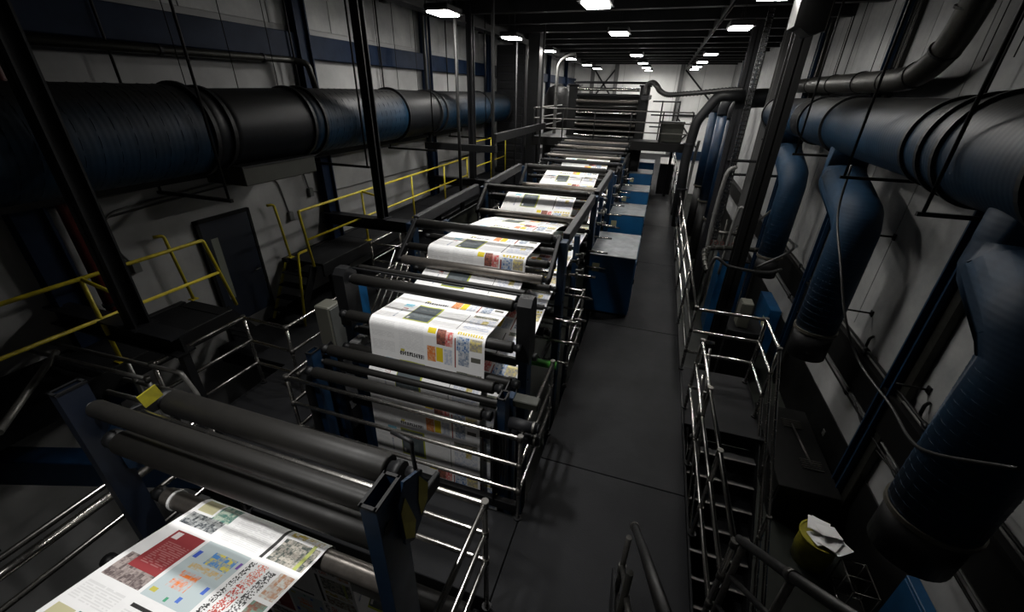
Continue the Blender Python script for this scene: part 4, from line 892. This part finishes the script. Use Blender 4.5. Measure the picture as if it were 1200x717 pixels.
def web(name,label,x0,x1,path,step,ncol,lay='A',voff=0.0,flip=True,ph=.45,anchor=None):
    if anchor is not None:      # start a page exactly at this point of the path
        L_=sum(math.dist(path[i],path[i+1]) for i in range(anchor)); voff=(-L_+voff)%(2*ph)+ph*1.0
    S=sample(path,step); nx=int(round((x1-x0)/step)); ny=len(S); xs=np.linspace(x0,x1,nx+1)
    co=np.zeros((ny,nx+1,3)); sv=np.array([s for _,s in S])
    for i,(p,s_) in enumerate(S): co[i,:,0]=xs; co[i,:,1]=p.y; co[i,:,2]=p.z
    co[:,:,2]+=.0025*np.sin(xs*21)[None,:]*np.sin(sv*3)[:,None]
    top=co.reshape(-1,3); nv=len(top)
    i,j=np.meshgrid(np.arange(ny-1),np.arange(nx),indexing='ij'); i=i.ravel(); j=j.ravel(); a=i*(nx+1)+j
    f=np.stack([a,a+1,a+nx+2,a+nx+1],1)
    u=(xs[j]+xs[j+1])/2-x0; v=(sv[i]+sv[np.minimum(i+1,ny-1)])/2+voff
    colr=paint(u,v,lay,(x1-x0)/ncol,ph,step,ncol,flip)
    o_=np.array([(x0+x1)/2,path[0][0],min(p[1] for p in path)])
    me=bpy.data.meshes.new(name); nf=len(f)
    me.vertices.add(nv); me.vertices.foreach_set('co',(top-o_).ravel()); me.loops.add(nf*4); me.loops.foreach_set('vertex_index',f.ravel().astype(np.int32))
    me.polygons.add(nf); me.polygons.foreach_set('loop_start',(np.arange(nf)*4).astype(np.int32)); me.polygons.foreach_set('loop_total',np.full(nf,4,np.int32)) if False else None
    me.update(calc_edges=True)
    ca=me.color_attributes.new('print','FLOAT_COLOR','CORNER'); c4=np.ones((nf*4,4),np.float32); c4[:,:3]=np.repeat(colr,4,0); ca.data.foreach_set('color',c4.ravel())
    me.polygons.foreach_set('use_smooth',np.ones(nf,bool)); me.materials.append(webmat)
    o=bpy.data.objects.new(name,me); C.objects.link(o); o.location=o_; ALLW[o]=Vector(o_); tag(o,label,'newsprint'); return o
XA0,XA1=-2.65,-1.31
web('printed_web','main newsprint web with four page columns running over the rollers',XA0,XA1,
 [(1.6,-1.9),(2.17,-1.27),(2.6,-.85),(3.0,-.4),(3.03,.5),(3.04,1.0),(3.12,1.08),(3.17,1.14),(3.205,1.57),(3.26,1.622),(3.6,1.59),(4.0,1.57),(4.35,1.66),(4.50,1.72)],.007,4,'A',.0,anchor=9)
web('printed_web','white newsprint stretch just behind the tilted roller arms',XA0,XA1,[(4.50,1.72),(4.535,1.80),(4.56,1.95),(4.62,1.985),(4.95,1.97),(5.3,1.96),(6.5,1.84),(7.10,1.72),(7.22,1.72)],.010,4,'A',.0,anchor=3)
web('printed_web','newsprint stretch rising to the third gantry in the middle distance',XA0,XA1,[(7.22,1.72),(7.32,1.80),(7.75,2.02),(7.85,2.03),(9.0,1.86),(9.85,1.70),(9.98,1.70)],.012,4,'A',.2)
web('printed_web','farthest newsprint stretch running under the catwalk',XA0,XA1,[(9.98,1.70),(10.1,1.76),(11.0,2.0),(11.15,2.0),(12.0,1.84),(12.6,1.80),(12.8,1.92),(13.6,2.0),(15.4,2.0)],.014,4,'A',.1)
web('printed_web','lower newsprint web showing behind and right of the main one',-2.3,-1.02,
 [(3.14,-1.5),(3.15,.90),(3.2,1.0),(3.6,1.15),(4.3,1.30),(4.75,1.42),(6,1.45),(9,1.4),(12,1.4)],.012,4,'A',.21)
web('printed_web','nearest newsprint web with a red advert and splashed colours',-2.55,-1.53,
 [(1.25,-1.2),(1.23,.9),(1.195,1.24),(1.14,1.282),(1.08,1.288),(.67,1.40),(.32,1.47),(-.5,1.62)],.006,3,'B',-.14,flip=True,ph=.40,anchor=4)
